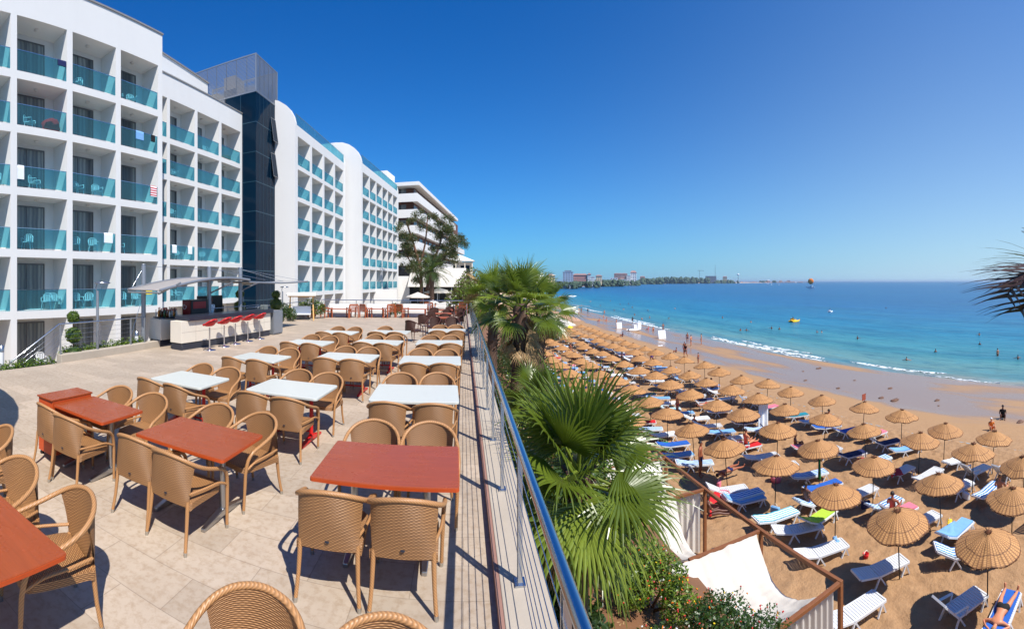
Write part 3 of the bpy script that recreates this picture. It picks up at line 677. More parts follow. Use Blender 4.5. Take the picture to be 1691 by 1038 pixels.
# ---------------------------------------------------------------- wicker chairs
def loop_pts():
    h = [(.245,.25,.0),(.262,.262,.2),(.275,.262,.4),(.285,.235,.53),(.292,.17,.605),(.292,.06,.645),(.285,-.06,.685),(.265,-.16,.73),(.22,-.235,.775),(.15,-.285,.81),(.07,-.31,.828),(0,-.317,.834)]
    return h
def smooth(pts, n=3):                                 # catmull-rom
    P = [Vector(p) for p in pts]; out = []
    for i in range(len(P)-1):
        p0 = P[max(i-1,0)]; p1 = P[i]; p2 = P[i+1]; p3 = P[min(i+2, len(P)-1)]
        for k in range(n):
            u = k/n; out.append(.5*((2*p1) + (p2-p0)*u + (2*p0-5*p1+4*p2-p3)*u*u + (3*p1-p0-3*p2+p3)*u*u*u))
    out.append(P[-1]); return out
def wchair(name, wm, cm, capm, label):
    t = thing(name, label, 'chair')
    H = loop_pts(); full = H[2:] + [(-x,y,z) for x,y,z in H[:-1]][::-1][:-2]
    part('armrest_frame', MB().tube(smooth(full, 3), .0185, 8), M[cm], t)
    for sx in (1,-1):
        l = part('leg', MB().tube(smooth([(sx*.262,.275,.035),(sx*.268,.268,.2),(sx*.275,.262,.40)], 2), [.0155]*3+[.018]*2, 8), M[cm], t)
        part('foot_cap', MB().tube([(sx*.261,.276,0),(sx*.262,.275,.037)], [.015,.0175], 8), M[capm], l)
        l = part('leg', MB().tube(smooth([(sx*.235,-.30,.035),(sx*.222,-.27,.2),(sx*.215,-.245,.44)], 2), [.0155]*3+[.018]*2, 8), M[cm], t)
        part('foot_cap', MB().tube([(sx*.237,-.303,0),(sx*.235,-.30,.037)], [.015,.0175], 8), M[capm], l)
        part('side_rail', MB().tube(smooth([(sx*.22,-.24,.5),(sx*.262,-.05,.5),(sx*.275,.12,.49),(sx*.276,.255,.43)], 3), .013, 6), M[cm], t)
    hf = sorted([(p.x, p.y, p.z) for p in smooth(H[4:], 6)])
    def topat(x):
        x = abs(x)
        for (x0,y0,z0),(x1,y1,z1) in zip(hf, hf[1:]):
            if x0 <= x <= x1 and x1 > x0: f = (x-x0)/(x1-x0); return Vector((x, y0+(y1-y0)*f, z0+(z1-z0)*f))
        return Vector(hf[-1])
    def back(u, v, off=0):
        s = (u-.5)*2; q = topat(s*.248); q.x = s*.252
        b = Vector((s*.220, -.258 - .018*(1-s*s), .395)); e = v**1.0
        tp = Vector((q.x*.97, q.y - .004, q.z - .012))
        p = b.lerp(tp, e); p.y -= .012*math.sin(PI*v)
        n = Vector((s*.25, 1, .1)).normalized(); return p + n*off
    mb = MB(); uvf = lambda u, v: ((u-.5)*.56, v*.5)
    mb.grid(lambda u, v: back(u, v, 0), 30, 12, uvf=uvf); mb.grid(lambda u, v: back(u, v, .016), 30, 12, uvf=uvf, flip=True)
    bk = part('backrest', mb, M[wm], t)
    part('badge', MB().lathe([(0,.004),(.5,.004),(.6,0)], 12, sm=False), M['granite'], bk, (0,-.297,.47)); b_ = bk.children[0] if False else None
    def seat(u, v):
        x = (u-.5)*2; y = (v-.5)*2
        k = 1 - .10*max(0, abs(x)**6)*max(0, y)**4
        e = .012*(x**8 + y**8)
        return Vector((x*.245*k, -.245 + (v*.50)*k, .447 - e - .016*math.cos(x*PI/2)*math.cos(y*PI/2)))
    mb = MB(); mb.grid(seat, 14, 14, uvf=lambda u, v: (u*.5, v*.5))
    def rim(u, v):
        a = u*4; s_ = int(min(a, 3.999)); f = a - s_
        q = [(f,0),(1,f),(1-f,1),(0,1-f)][s_]; p = seat(q[0], q[1]); p.z -= v*.055; return p
    mb.grid(rim, 56, 2, uvf=lambda u, v: (u*2, v*.06), flip=True)
    mb.grid(lambda u, v: seat(u, v) - Vector((0,0,.045)), 2, 2, uvf=lambda u, v: (u*.5, v*.5), flip=True)
    part('seat', mb, M[wm], t); return t
WC = wchair('wicker_armchair', 'wicker', 'cane', 'cap', 'x'); DC = wchair('dark_wicker_armchair', 'dkwicker', 'dkcane', 'black', 'x')
for o in [c for c in bpy.data.objects if c.name.startswith('badge')]:
    o.scale = (.03, .014, 1); o.rotation_euler = (PI/2, 0, 0)

# ---------------------------------------------------------------- dining tables
def rrect(w, d, r=.05, n=4):
    p = []
    for cx, cy, a0 in ((w/2-r, d/2-r, 0),(-w/2+r, d/2-r, 90),(-w/2+r,-d/2+r,180),(w/2-r,-d/2+r,270)):
        for k in range(n+1): a = R(a0+90*k/n); p.append((cx+r*math.cos(a), cy+r*math.sin(a)))
    return p
def dtable(label, c, rz, w_, d_, kind, group):
    t = thing('dining_table', label, 'table', (c[0], c[1], 0), rz, group)
    red = kind == 'red'
    part('tabletop', MB().prism(rrect(w_, d_, .025 if red else .05), .715, .75), M['redwood' if red else 'whitetop'], t, bevel=.006)
    if red: part('edge_band', MB().prism(rrect(w_+.006, d_+.006, .028), .717, .742), M['rededge'], t)
    lm = M['alu'] if red else M['redpaint']
    for s in (-1,1):
        x = s*w_*.27
        p = part('pedestal', MB().tube([(x,0,.09),(x,0,.70)], .032 if red else .028, 12).box(x-.06, x+.06, -d_*.36, d_*.36, .69, .713), lm, t)
        ft = MB(); 
        for sy in (-1,1):
            ft.add([(x-.035,0,.10),(x+.035,0,.10),(x+.035,0,.03),(x-.035,0,.03),(x-.022,sy*.34,.035),(x+.022,sy*.34,.035),(x+.022,sy*.34,.0),(x-.022,sy*.34,.0)], [(0,1,5,4),(3,7,6,2),(0,4,7,3),(1,2,6,5),(4,5,6,7)])
        part('foot', ft, lm if not red else M['alu'], p, bevel=.006)
    if not red: part('cross_rail', MB().tube([(-w_*.27,0,.14),(w_*.27,0,.14)], .016, 8), lm, t)
    return t
TB = [ # name used in labels, centre, rot, w, d, kind, chairs (dx, side, rot)
 ('the red table nearest the sea railing', (-.64,3.79), R(1), 1.2, .86, 'red', 'cherry red table beside the railing, in front of the white tables'),
 ('the middle red table', (-2.58,3.72), R(-2), 1.1, .76, 'red', 'cherry red table in the middle of its row with four chairs'),
 ('the red table by the sideboard', (-4.10,3.68), R(-1), .95, .68, 'red', 'cherry red table standing against the red sideboard'),
 ('the red table cut off at bottom left', (-2.62,1.2), R(-1), 1.18, .78, 'red', 'large cherry red table cut off by the bottom left corner'),
 ('the first white table by the railing', (-.68,6.22), R(2), 1.22, .95, 'w', 'white table by the railing, first behind the red one'),
 ('the big white table of the middle file', (-2.5,6.05), R(-4), 1.15, .85, 'w', 'white table of the middle file just behind the middle red table'),
 ('the white table behind the sideboard', (-4.2,5.8), R(-3), 1.05, .82, 'w', 'white table of the left file, nearest behind the sideboard table'),
 ('the second white table by the railing', (-.66,8.85), R(1), 1.22, .9, 'w', 'white table by the railing, second behind the red one'),
 ('the second white table of the middle file', (-2.42,8.95), R(-3), 1.2, .82, 'w', 'white table of the middle file, second row of white tables'),
 ('the second white table of the left file', (-4.12,8.25), R(-5), 1.05, .8, 'w', 'white table of the left file, second row of white tables'),
 ('the third white table by the railing', (-.62,11.4), R(0), 1.2, .85, 'w', 'white table by the railing, third behind the red one'),
 ('the third white table of the middle file', (-2.22,11.3), R(-4), 1.2, .8, 'w', 'white table of the middle file, third row of white tables'),
 ('the third white table of the left file', (-3.95,10.75), R(-5), 1.1, .8, 'w', 'white table of the left file, third row of white tables'),
 ('the farthest white table by the railing', (-.52,14.2), R(0), 1.2, .85, 'w', 'farthest white table by the railing before the dark chairs'),
 ('the farthest white table of the middle file', (-2.3,13.6), R(-3), 1.2, .8, 'w', 'farthest white table of the middle file'),
 ('the farthest white table of the left file', (-3.85,13.15), R(-4), 1.1, .8, 'w', 'farthest white table of the left file before the open paving')]
G1 = 'tan wicker armchairs around the dining tables'
skip = {(0,'f',0):None}
for ti, (nm, c, rz, w_, d_, kind, lb) in enumerate(TB):
    dtable(lb, c, rz, w_, d_, kind, 'red topped dining tables' if kind == 'red' else 'white topped dining tables')
    m = Matrix.Rotation(rz, 3, 'Z')
    for side in ('n','f'):
        if ti == 3 and side == 'n': continue
        for j, sx in enumerate((-1,1)):
            if ti in (14,) and side == 'f' and j == 1: continue
            s = -1 if side == 'n' else 1
            dx = sx*.29 + random.uniform(-.02,.02); dy = s*(d_/2 + (.06 if side == 'n' else .13) + random.uniform(-.03,.05))
            if ti == 0 and side == 'n': dx = (-.36,.20)[j]; dy = (-.50,-.49)[j]
            if ti == 1 and side == 'n': dx = (-.36,.17)[j]; dy = (-.36,-.41)[j]
            if ti == 3: dx = (-.50,.14)[j]; dy = (.50,.56)[j]
            if ti == 2 and side == 'n': dx = (-.28,.18)[j]; dy = (-.33,-.40)[j]
            q = m @ Vector((dx, dy, 0)); rr = rz + (0 if side == 'n' else PI) + random.uniform(-.09,.09)
            if ti == 3: rr += (.1,-.22)[j]
            if ti == 1 and side == 'f' and j == 1: rr -= .25
            lr = ('left','right')[j]
            place(WC, (c[0]+q.x, c[1]+q.y, 0), rr, 'wicker armchair, %s %s side of %s' % (lr, 'near' if side == 'n' else 'far', nm), G1)
place(WC, (-.94,1.62,0), PI+.06, 'tan wicker armchair cut by the bottom edge left of centre', G1)
place(WC, (-.33,1.63,0), PI-.03, 'tan wicker armchair barely rising over the bottom edge, nearest the railing', G1)
place(WC, (-3.98,2.0,0), PI-.3, 'tan wicker armchair with only its edge showing at the left border', G1)
place(WC, (-5.0,6.9,0), -1.2, 'tan wicker armchair standing alone left of the second row', G1) if False else None
# sideboard
t = thing('sideboard', 'tall red wood service sideboard on castors at the left table end', 'sideboard', (-4.76,3.68,0), R(-1))
part('cabinet', MB().box(-.165, .165, -.33, .33, .06, .775), M['rededge'], t, bevel=.004); part('top', MB().box(-.18, .17, -.35, .35, .778, .80), M['redwood'], t, bevel=.004)
part('door', MB().box(-.168, -.166, -.31, -.01, .09, .74).box(-.168, -.166, .01, .31, .09, .74), M['redwood'], t)
for x in (-.14,.14):
    for y in (-.29,.29): part('castor', MB().lathe([(0,0),(.025,0),(.028,.03),(.012,.058)], 10, (x,y,0)), M['dark'], t)
# dark wicker group at the far end by the railing
dk = [(-1.95,17.0,-.5),(-1.25,18.3,2.9),(-.45,18.2,3.3),(-1.8,20.1,-.2),(-.9,20.6,.1),(-.3,21.2,2.2),(-1.7,22.6,.4),(-.9,23.2,3.0),(-.2,24.4,2.8),(-1.7,25.2,.2),(-.8,25.8,3.1)]
dl = ['nearest of the dark chairs, its back towards the tan ones','second in the dark group, at its left front','beside the railing at the front of the dark group','left edge, second rank of the dark group','middle, second rank of the dark group','by the railing, second rank of the dark group','left edge, third rank of the dark group','middle, third rank of the dark group','by the railing, third rank of the dark group','left, last rank of the dark group','right, last rank of the dark group']
for (x,y,r_), l_ in zip(dk, dl): place(DC, (x,y,0), r_, 'dark brown wicker armchair, ' + l_, 'dark brown wicker armchairs at the far end')
for (x,y,l_) in ((-1.0,19.4,'nearest of three brown square tables among the dark chairs'),(-1.0,21.9,'middle one of three brown square tables among the dark chairs'),(-1.0,24.6,'farthest of three brown square tables among the dark chairs')):
    t = thing('square_table', l_, 'table', (x,y,0), .1, 'brown square tables')
    part('tabletop', MB().prism(rrect(.8,.8,.04), .71, .74), M['teak'], t); part('pedestal', MB().tube([(0,0,.03),(0,0,.71)], .04, 8).box(-.3,.3,-.3,.3,0,.03), M['dkcane'], t)
# teak armchairs and tables along the far end
def teakchair():
    t = thing('teak_armchair', 'x', 'chair'); b = MB()
    part('seat', MB().box(-.28,.28,-.26,.26,.38,.42), M['teak'], t)
    for k in range(9): b.box(-.26+.062*k, -.26+.062*k+.028, -.27, -.25, .45, .80)
    b.box(-.3,.3,-.28,-.24,.80,.88); part('backrest', b, M['teak'], t)
    for sx in (-1,1):
        part('armrest', MB().box(sx*.3-.035, sx*.3+.035, -.26,.3,.62,.65), M['teak'], t)
        for y, h in ((-.26,.80),(.26,.62)): part('leg', MB().box(sx*.3-.03, sx*.3+.03, y-.03, y+.03, 0, h), M['teak'], t)
    return t
TC = teakchair()
for k, (px, r_, l_) in enumerate([(539,-.9,'leftmost of the row along the far end railing'),(582,.7,'second from the left in the far row'),(604,-.8,'third from the left in the far row'),(642,.9,'fourth from the left in the far row'),(664,-.8,'fifth from the left in the far row'),(706,PI+.1,'sixth from the left in the far row, left of the dark chairs'),(762,PI-.2,'rightmost of the far row, close to the sea railing')]):
    p = at(px, 524 if k < 5 else 520); place(TC, p, r_*.9, 'teak slatted armchair, ' + l_, 'teak armchairs along the far end')
def teaktable(px, l_, w_=1.5):
    p = at(px, 524); t = thing('teak_table', l_, 'table', p, 0, 'low teak tables of the far row')
    part('tabletop', MB().box(-w_/2, w_/2, -.35, .35, .52, .56), M['teak'], t)
    for sx in (-1,1):
        for sy in (-1,1): part('leg', MB().box(sx*(w_/2-.07)-.03, sx*(w_/2-.07)+.03, sy*.3-.03, sy*.3+.03, 0, .52), M['teak'], t)
teaktable(561, 'low teak table at the left of the far row'); teaktable(622, 'low teak table in the middle of the far row', 1.2); teaktable(685, 'low teak table at the right of the far row', 1.5)
for k, (px, l_) in enumerate([(563,'white cushioned bench behind the left teak table'),(625,'white cushioned bench behind the middle teak table'),(685,'white cushioned bench behind the right teak table')]):
    p = pol(px, 29.3); t = thing('white_bench', l_, 'bench', p, 0, 'white benches at the terrace end')
    part('seat', MB().box(-.8,.8,-.55,-.02,.0,.42), M['stucco2'], t, bevel=.02); part('backrest', MB().box(-.8,.8,0,.2,0,.8), M['stucco2'], t, bevel=.03)

# ---------------------------------------------------------------- poolside style swing, planters, lamps
p = at(498, 528); t = thing('garden_swing', 'pine framed garden swing with striped seat near the glass tower', 'swing', p, R(18)); t.scale = (.74,)*3
for sx in (-1,1):
    b = MB(); b.bar((sx*1.0,-.7,0),(sx*.92,0,1.9),.08).bar((sx*1.0,.7,0),(sx*.92,0,1.9),.08); part('side_frame', b, M['pine'], t)
part('top_beam', MB().bar((-1.1,0,1.92),(1.1,0,1.92),.09), M['pine'], t)
part('seat', MB().box(-.75,.75,-.3,.3,.45,.53).add([(-.75,.28,.5),(.75,.28,.5),(.75,.5,1.1),(-.75,.5,1.1),(-.75,.34,.48),(.75,.34,.48),(.75,.56,1.08),(-.75,.56,1.08)], [(0,1,2,3),(7,6,5,4),(3,2,6,7),(0,3,7,4),(1,5,6,2),(0,4,5,1)]), M['towelwhite'], t)
part('rope', MB().tube([(-.75,0,.5),(-.7,0,1.9)], .012, 5), M['cream'], t); part('rope', MB().tube([(.75,0,.5),(.7,0,1.9)], .012, 5), M['cream'], t)
part('canopy', MB().add([(-1.2,-.8,2.0),(1.2,-.8,2.0),(1.2,0,2.25),(-1.2,0,2.25),(1.2,.8,2.0),(-1.2,.8,2.0)], [(0,1,2,3),(3,2,4,5)]), M['canvas'], t)
def lamp(p, h, label, rz=0):
    t = thing('lamp_post', label, 'lamp post', p, rz); part('pole', MB().tube([(0,0,0),(0,0,h-.25)], [.05,.045], 10).tube([(0,0,h-.3),(-.06,0,h-.18),(-.02,0,h-.03),(.04,0,h)], .02, 8), M['galv'], t)
    part('lamp_disc', MB().lathe([(0,.05),(.16,.04),(.26,.0),(.25,-.03),(0,-.02)], 20), M['alu'], t, (.16,0,h))
lamp(Vector((-10.35,9.3,-1.2)), 3.5, 'slim grey lamp post with a disc head left of the bar', .6)
lamp(Vector((-9.3,16.8,0)), 2.2, 'slim grey lamp post standing behind the bar counter', .6)
lamp(Vector((-10.3,23.4,-.5)), 2.5, 'slim grey lamp post between the glass tower and the garden swing', 1.2)
for (x, y, z, h, l_) in ((-10.5,5.9,-.4,1.0,'stubby white light bollard in the hedge at far left'),(-10.6,11.4,-.9,1.5,'stubby white light bollard by the canopy mast')):
    t = thing('light_bollard', l_, 'bollard', (x,y,z)); part('post', MB().lathe([(.07,0),(.07,h-.2)], 12), M['plastic'], t); part('cap', MB().lathe([(.075,h-.199),(.075,h-.03),(0,h)], 12), M['alu'], t)
t = thing('shade_parasol', 'very large round parasol standing just outside the left edge', 'parasol', (-7.35,-1.0,0))
part('pole', MB().tube([(0,0,0),(0,0,3.4)], .05, 10), M['galv'], t); part('canopy', MB().lathe([(0,3.5),(2,3.3),(3.95,2.9),(3.93,2.86),(2,3.25),(0,3.44)], 40), M['canvas'], t)

# ---------------------------------------------------------------- bar
bl = thing('bar_counter', 'outdoor bar with cream marble front, dark granite top and plinth', 'bar counter', (-8.86,11.75,0), R(-8.2))
def cnt(name, x0, x1, y0, y1):
    part('plinth', MB().box(x0+.03, x1-.03, y0+.03, y1-.03, 0, .24), M['granite'], bl); part('front_panel', MB().box(x0, x1, y0, y1, .243, .98), M['marble'], bl, bevel=.006)
    for k in range(1, 7):
        pass
cnt('a', -.55, 0, 0, 5.4); cnt('b', -1.75, -1.1, .05, 3.6)
part('countertop', MB().box(-.62, .1, .28, 5.5, .985, 1.14), M['granite'], bl, bevel=.01); part('countertop', MB().box(-1.8, -1.06, .3, 3.7, .984, 1.03), M['granite'], bl, bevel=.006)
part('opening_shade', MB().box(-1.097, -.56, .6, .65, 0, .9), M['black'], bl)  # black sheet painted as the shade in the opening between the counters
jn = MB()
for k in range(1, 8): jn.box(.0005, .003, k*.7, k*.7+.008, .25, .975)
jn.box(.0005,.003,0,5.4,.6,.608); part('joint', jn, plain('grey_joint', (150,142,130), .8), bl)
def onbar(x, y, z):
    v = Matrix.Rotation(R(-8.2), 3, 'Z') @ Vector((x,y,0)); return Vector((-8.86+v.x, 11.75+v.y, z))
def bottle(c): 
    t = thing('bottle', 'x', 'bottle'); part('glass_body', MB().lathe([(0,0),(.038,.005),(.038,.17),(.014,.22),(.013,.29),(0,.29)], 10), c, t); part('cap', MB().lathe([(.015,.27),(.015,.305),(0,.305)], 8), M['redpaint'], t)
    return t
bc = [plain('brown_bottle', (86,44,14), .1), plain('green_bottle', (22,70,34), .1), plain('clear_bottle', (210,206,196), .08), plain('amber_bottle', (196,120,40), .1)]
bp = [bottle(c) for c in bc]; cn = ['brown','green','clear','amber']
cc = [0,0,0,0]
seq = [(-1.7+.09*(k%7)+random.uniform(-.02,.02), .38+.17*(k//7)+random.uniform(-.04,.04), random.randrange(4)) for k in range(30)]
for (x, y, c) in seq:
    cc[c] += 1
    place(bp[c], onbar(x, y, 1.031), 0, '%s glass bottle in the crowd of bottles on the bar end' % cn[c], 'the %s bottles standing on the bar end' % cn[c], random.uniform(.8,1.15))
t = thing('coffee_machine', 'red and black drinks machine on the bar beside the barman', 'coffee machine', onbar(-.95,1.6,1.03), R(-8.2))
part('stand', MB().box(-.3,.3,-.38,.5,-1.0,-.003), M['black'], t); part('body', MB().box(-.25,.25,-.38,.5,0,.62), M['dark'], t, bevel=.02)
part('front_panel', MB().box(-.2,.2,-.40,-.385,.08,.58), plain('machine_red', (110,20,24), .3), t)
part('emblem', MB().tube([(-.1+.1*math.cos(a*.5)*(.4+a*.05), -.41, .38+.12*math.sin(a*.5)*(.4+a*.05)) for a in range(14)], .008, 5), M['plastic'], t)
part('side_panel', MB().box(.253,.26,-.3,.4,.3,.55), plain('machine_side_red', (150,24,28), .3), t)
t = thing('menu_board', 'black back board hanging behind the barman under the canopy', 'board', onbar(-1.5,3.0,0), R(-8.2))
part('board', MB().box(-.05,.05,-.6,.9,.9,1.75), M['black'], t); part('stand', MB().box(-.03,.03,-.55,-.5,0,.9), M['dark'], t); part('stand', MB().box(-.03,.03,.8,.85,0,.9), M['dark'], t)
t = thing('bar_fridge', 'grey steel fridge cabinet closing the far end of the bar', 'fridge', onbar(-.3,6.0,0), R(-8.2))
part('body', MB().box(-.35,.35,-.42,.3,.03,1.05), M['galv'], t, bevel=.01); part('door', MB().box(.353,.37,-.4,.28,.08,1.0), M['galv'], t)
t = thing('glass_stack', 'stack of clear drinking glasses at the far end of the bar top', 'glasses', onbar(-.15,4.9,1.141)); b = MB()
for k in range(4):
    for j in range(3): b.lathe([(.03,0),(.036,.1),(.034,.1),(.028,.005)], 8, (.08*j, .09*k, 0)); b.lathe([(.03,.1),(.036,.2),(.034,.2),(.028,.105)], 8, (.08*j, .09*k, 0))
part('tumblers', b, M['clearglass'], t)
t = thing('bar_gantry', 'thin steel rail carried on short posts above the bar top', 'rail', onbar(-.4,1.9,1.141), R(-8.2))
part('rail', MB().tube([(0,0,.18),(0,3.2,.18)], .014, 6), M['steel'], t)
for k in range(4): part('post', MB().tube([(0,k*1.06,0),(0,k*1.06,.18)], .012, 6), M['steel'], t)
def stool():
    t = thing('bar_stool', 'x', 'stool')
    part('base', MB().lathe([(0,0),(.2,0),(.2,.012),(.05,.03),(.03,.06)], 20), M['chrome'], t); part('post', MB().tube([(0,0,.03),(0,0,.68)], .025, 10), M['chrome'], t)
    part('footrest', MB().tube([(0,0,.3),(0,.16,.3),(.1,.2,.3),(-.1,.2,.3)], .01, 6), M['chrome'], t)
    def shell(u, v):
        a = 2*PI*u; r_ = .21*v**.7; lift = .02+.13*max(0, -math.sin(a))*v**2 + .05*v**3
        return Vector((r_*math.cos(a)*1.05, r_*math.sin(a), .70 + lift))
    s_ = part('seat', MB().grid(shell, 24, 6), M['redpaint'], t); s_.modifiers.new('th', 'SOLIDIFY').thickness = .02
    hoop = [Vector((.22*math.cos(a), -.02+.21*math.sin(a), .80+.14*max(-.3, -math.sin(a)))) for a in [2*PI*k/20 for k in range(21)]]
    part('back_hoop', MB().tube(hoop, .022, 8, cap=False), M['redpaint'], t); return t
ST = stool()
for k, (px, py) in enumerate([(346,577.5),(370,572),(388.5,567.5),(409,563),(428.6,559)]):
    place(ST, at(px, py), R(90-8), 'red moulded bar stool on a chrome post, %s from the left at the bar' % ORD[k+1], 'red bar stools along the bar', 1.12)

# canopy over the bar
t = thing('bar_canopy', 'arched grey membrane canopy on steel masts over the bar', 'canopy', (-9.7,11.3,0), R(-9))
def mem(u, v):
    y = -.35 + 4.8*u; z = 1.95 + .50*math.sin(PI*(.05+.62*u)) ; return Vector((-1.0+1.7*v, y, z))
mo = part('membrane', MB().grid(mem, 20, 4), M['membrane'], t); mo.modifiers.new('th', 'SOLIDIFY').thickness = .04
def mem2(u, v): return Vector((-.9+1.5*v, 4.5+4.9*u, 2.30 + .02*u - .06*math.sin(PI*u)))
mo = part('membrane', MB().grid(mem2, 12, 4), M['canvas'], t); mo.modifiers.new('th', 'SOLIDIFY').thickness = .03
b = MB()
for v in (0, 1): b.tube([mem(k/12, v)+Vector((0,0,.02)) for k in range(13)], .05, 8)
for u in (0,.25,.5,.75,1): b.tube([mem(u,0)-Vector((0,0,.06)), mem(u,1)-Vector((0,0,.06))], .03, 6)
part('arched_rib', b, M['galv'], t)
b = MB()
for v in (0, 1): b.tube([mem2(k/8, v)+Vector((0,0,.02)) for k in range(9)], .035, 8)
b.tube([mem2(1,0), mem2(1,1)], .04, 6); part('edge_beam', b, M['galv'], t)
for (x, y, h) in ((-1.0,.35,2.95),(-.1,2.9,2.9),(.1,4.6,2.9)):
    part('mast', MB().tube([(x,y,-.3 if h<2.9 else 0),(x,y,h)], .085, 12).lathe([(.1,h),(.1,h+.02),(0,h+.03)], 12, (x,y,0)), M['galv'], t)
b = MB()
for a_, c_ in (((-1.0,.35,2.9),(.1,4.6,2.75)),((-1,.35,2.85),(-1.0,-.3,1.95)),((-.1,2.9,2.85),(1.1,5,2.4)),((.1,4.6,2.85),(-.8,9.4,2.32)),((.1,4.6,2.85),(.6,9.4,2.32)),((-1,.35,1.9),(-1.0,-.3,.2))): b.tube([a_, c_], .008, 5)
part('stay_cable', b, M['steel'], t)
for y in (.2, 2.9, 4.6): part('bracket', MB().tube([(0,y,1.9),(.9,y+.2,2.3)], .03, 6), M['galv'], t)
# ---------------------------------------------------------------- beach parasols
def umb(sd):
    t = thing('straw_parasol', 'x', 'parasol'); rn = random.Random(sd)
    prof = [(.0,.47),(.09,.445),(.2,.40),(.4,.305),(.6,.20),(.8,.09),(.96,.0)]
    n = 56; b = MB()
    def fn(u, v):
        a = 2*PI*u; k = v*6; i = min(5, int(k)); f = k-i
        r_ = prof[i][0]*(1-f)+prof[i+1][0]*f; z = prof[i][1]*(1-f)+prof[i+1][1]*f
        j = noise.noise(Vector((math.cos(a)*2+sd*7, math.sin(a)*2, 0))); j2 = noise.noise(Vector((math.cos(a)*5*v, math.sin(a)*5*v, sd*3)))
        rr = r_*(1+.05*j*v)
        return Vector((rr*math.cos(a), rr*math.sin(a), z + .012*math.sin(a*n/2)*v*.6 - .055*j*v + .018*j2 + 1.74))
    b.grid(fn, n*2, 12); b.grid(lambda u, v: fn(u, v) - Vector((0,0,.03)), 40, 4, flip=True)
    for k in range(190):                              # frayed straw ends
        u = rn.random(); p = fn(u, 1); a = 2*PI*u; d = Vector((math.cos(a+rn.uniform(-.3,.3)), math.sin(a+rn.uniform(-.3,.3)), rn.uniform(-.8,.05))); l_ = rn.uniform(.015,.06); w_ = Vector((-math.sin(a), math.cos(a), 0))*.008
        q = p + d*l_; b.add([p-w_, p+w_, q], [(0,1,2)], 0, [(u,.85),(u+.002,.85),(u,.9)])
    part('canopy', b, M['straw'], t)
    part('rim', MB().tube([fn(k/32, 1) - Vector((math.cos(2*PI*k/32), math.sin(2*PI*k/32), .5))*.006 for k in range(33)], .012, 5, cap=False), M['tuft'], t)
    mb = MB().lathe([(0,2.25),(.045,2.24),(.075,2.20),(.11,2.185),(.10,2.16)], 12)
    for k in range(26):
        a = rn.uniform(0, 2*PI); p = Vector((.06*math.cos(a), .06*math.sin(a), 2.2)); mb.bar(p, p + Vector((math.cos(a)*rn.uniform(.03,.1), math.sin(a)*rn.uniform(.03,.1), rn.uniform(-.02,.07))), .008)
    part('crown_tuft', mb, M['tuft'], t)
    part('pole', MB().tube([(0,0,-.25),(0,0,2.2)], .02, 8), M['black'], t); return t
UMS = [umb(k) for k in range(4)]; UM = UMS[0]
cols = {20.4:'the line nearest the sea', 17.6:'the second line from the sea', 14.8:'the third line from the sea', 11.7:'the fourth line from the sea', 8.9:'the line nearest the terrace'}
shortc = {20.4:'sea line', 17.6:'second line', 14.8:'third line', 11.7:'fourth line', 8.9:'terrace line'}
P4 = {20.4:[(20.1,7.5),(20.3,10.3),(20.9,13.3),(21.1,16.2),(20.9,19.3),(20.7,22.2),(20.8,24.9),(20.4,27.4),(20.4,30.6),(20.5,33.1),(20.2,36.4),(20.4,39.6),(19.9,42.0),(20.1,45.3),(19.7,47.6),(19.7,50.5),(19.7,53.2),(19.7,55.7),(19.6,58.0),(19.4,60.6),(19.7,64.0),(19.8,67.0),(19.5,70.3)],
 17.6:[(17.5,5.1),(17.8,7.6),(18.2,10.6),(18.0,13.6),(17.8,16.4),(17.6,19.3),(17.6,21.9),(17.6,25.0),(17.5,28.0),(17.7,30.8),(17.4,33.5),(17.2,37.0),(17.1,39.9),(17.8,43.0),(17.3,45.6),(17.2,48.0),(16.9,50.6),(17.0,53.3),(17.1,56.3),(16.8,59.0),(16.5,61.9),(16.3,64.9),(16.3,68.2)],
 14.8:[(14.8,4.8),(14.8,7.6),(14.9,10.9),(14.8,13.9),(14.8,16.9),(15.1,20.1),(14.8,22.6),(14.8,25.7),(14.7,28.5),(14.9,31.5),(14.7,34.3),(14.5,37.6),(14.4,40.8),(14.4,43.5),(14.1,45.9),(13.9,48.6),(14.2,51.5),(13.9,54.4),(13.8,57.4),(13.7,60.4)],
 11.7:[(11.9,4.6),(11.7,7.5),(11.9,10.4),(11.8,13.6),(11.5,16.6),(11.5,19.6),(11.4,22.5),(11.7,25.4),(11.5,28.4),(11.4,31.4),(11.3,34.5),(11.3,37.6),(11.2,40.6),(11.2,42.9),(11.3,45.4),(11.1,48.4),(11.0,51.6),(10.9,54.6)],
 8.9:[(8.9,22.3),(8.8,25.4),(8.7,28.6),(8.6,31.8),(8.7,35.0),(8.6,38.2),(8.5,41.5),(8.5,45.0),(8.4,48.5),(8.4,52)]}
UB = []
for cx, lst in P4.items():
    for i, (x, y) in enumerate(lst):
        z = sz(x, y); lr = ORD[i+1]
        lb = 'straw parasol in %s, %s from the near end' % (cols[cx], lr)
        tt = math.atan2(x, y)
        o = place(UMS[len(UB) % 4], (x, y, z), 0, lb, 'straw parasols planted in lines on the beach', random.uniform(.95,1.04))
        o.rotation_euler = (random.uniform(-.06,.06), random.uniform(-.06,.06), random.uniform(0,6.28)); UB.append((cx, i, x, y))

